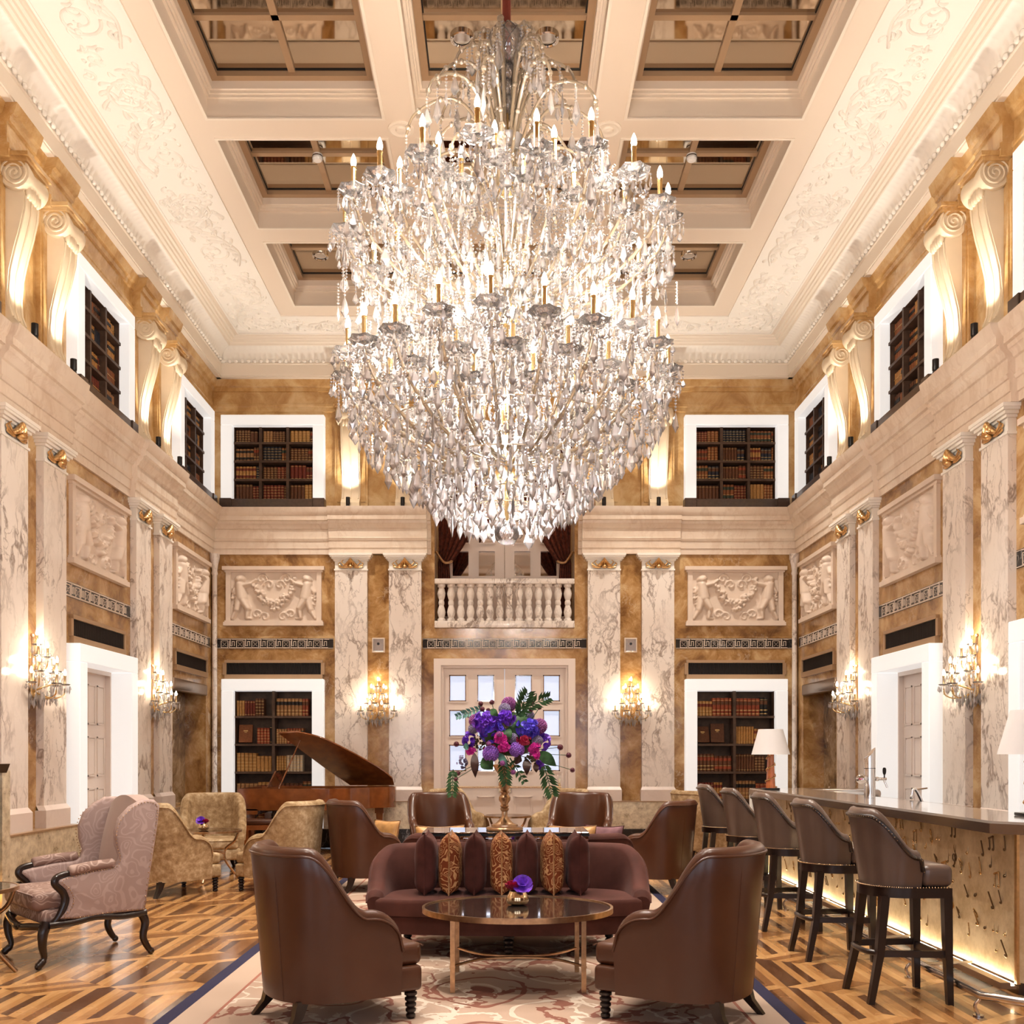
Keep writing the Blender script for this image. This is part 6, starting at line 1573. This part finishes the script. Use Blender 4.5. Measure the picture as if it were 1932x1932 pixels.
cluster(918, 1365, 24, 22, 46, 'petal_violet', -.20, 'orchid_cluster', .034); cluster(930, 1380, 22, 18, 26, 'petal_blue', -.21, 'orchid_cluster', .03)
cluster(996, 1374, 19, 16, 34, 'petal_blue', -.20, 'orchid_cluster', .03); cluster(1024, 1400, 12, 14, 20, 'petal_violet', -.12, 'orchid_cluster', .028)
cluster(955, 1355, 15, 10, 30, 'petal_violet', -.20, 'aster', .03, 7); cluster(885, 1396, 9, 12, 24, 'petal_violet', -.18, 'aster', .026, 7); cluster(1018, 1443, 8, 7, 14, 'petal_violet', -.16, 'orchid_cluster', .022)
cluster(947, 1393, 12, 9, 24, 'petal_magenta', -.25, 'carnation', .022, 7); cluster(951, 1408, 8, 8, 26, 'petal_magenta', -.27, 'carnation', .02, 7); cluster(1008, 1410, 10, 8, 20, 'petal_magenta', -.22, 'carnation', .02, 7); cluster(1010, 1425, 7, 7, 16, 'petal_magenta', -.22, 'carnation', .02, 7); cluster(888, 1418, 7, 8, 16, 'petal_magenta', -.18, 'carnation', .022, 7)
cluster(988, 1397, 12, 8, 24, 'petal_crimson', -.24, 'carnation', .024, 7); cluster(938, 1416, 30, 10, 20, 'petal_crimson', -.14, 'carnation', .022, 7)
cluster(902, 1400, 14, 16, 40, 'seed_olive', -.15, 'seed_heads', .014, 6); cluster(1004, 1430, 14, 10, 36, 'seed_olive', -.2, 'seed_heads', .013, 6); cluster(955, 1368, 16, 8, 24, 'seed_olive', -.2, 'seed_heads', .013, 6); cluster(872, 1438, 9, 11, 24, 'petal_grey', -.1, 'seed_heads', .014, 6)
mb = MB(); mb.sphere((.06, 0, PZ(1385, VY)), (.26, .2, .19), 14, 10); mb.build('foliage_core', 'leaf_green', fa, 60)
def leaf(p0, p1, wd, m, up=(0, -1, 0), curl=.05, name='leaf'):
    p0, p1 = Vector(p0), Vector(p1); ax = p1 - p0; sd = ax.cross(Vector(up)).normalized(); mb = MB(); n = 9; pr = []
    for i in range(n):
        t = i/(n-1); w_ = wd*math.sin(PI*t**.8)*(1 if t < .98 else 0); c = p0 + ax*t + Vector((0, -curl*math.sin(PI*t), 0)); pr.append((c - sd*w_, c + Vector((0, .006, 0)), c + sd*w_))
    mb.grid(lambda i, j: pr[i][j], n, 3); return mb.build(name, m, fa, 80)
def frond(p0, p1, n, ll, m, bend=(0, 0, 0)):
    p0, p1 = Vector(p0), Vector(p1); mb = MB(); pts = bez([p0, (p0 + p1)/2 + Vector(bend), p1], 12); mb.tube(pts, [.006 - .004*i/(len(pts)-1) for i in range(len(pts))], 5)
    for i in range(n):
        t = (i + 1)/(n + .5); k = min(len(pts) - 2, int(t*(len(pts)-1))); c = Vector(pts[k]); ax = (Vector(pts[k+1]) - c).normalized(); sd = ax.cross(Vector((0, -1, 0))).normalized()
        L = ll*(.45 + .8*math.sin(PI*(t*.75 + .12)))
        for s in (-1, 1):
            d = (sd*s + ax*.95).normalized(); tip = c + d*L + Vector((0, -.02, 0)); w_ = d.cross(Vector((0, -1, 0))).normalized()*.014; m_ = c + d*L*.45 + Vector((0, -.014, 0))
            mb.add([c, m_ - w_, tip, m_ + w_], [(0, 1, 2), (0, 2, 3)])
    return mb.build('palm_frond', m, fa, 80)
frond(fl(978, 1350, -.15), fl(996, 1308, -.2), 8, .09, 'leaf_green'); frond(fl(972, 1352, -.15), fl(1036, 1316, -.22), 10, .075, 'leaf_green', (0, 0, .02))
frond(fl(1025, 1440, -.12), fl(1042, 1500, -.2), 10, .085, 'leaf_green'); frond(fl(948, 1428, -.2), fl(955, 1478, -.26), 8, .07, 'leaf_green'); frond(fl(855, 1452, -.1), fl(853, 1500, -.16), 8, .065, 'leaf_green')
frond(fl(912, 1335, -.05), fl(862, 1352, -.1), 8, .045, 'leaf_teal'); frond(fl(962, 1430, -.22), fl(990, 1476, -.26), 5, .05, 'leaf_green')
for (a, b, wd, m) in [((895, 1420), (897, 1468), .035, 'leaf_brown'), ((993, 1430), (994, 1463), .035, 'leaf_brown'), ((1010, 1440), (1012, 1458), .025, 'leaf_brown'), ((1016, 1418), (1050, 1446), .05, 'leaf_green'), ((910, 1430), (930, 1452), .06, 'leaf_green'), ((955, 1370), (960, 1402), .04, 'leaf_green'), ((925, 1338), (940, 1352), .03, 'leaf_green'), ((970, 1430), (985, 1436), .045, 'leaf_brown'), ((940, 1420), (958, 1448), .03, 'leaf_teal'), ((885, 1408), (874, 1410), .03, 'leaf_teal')]:
    leaf(fl(a[0], a[1], -.2), fl(b[0], b[1], -.26), wd, m)
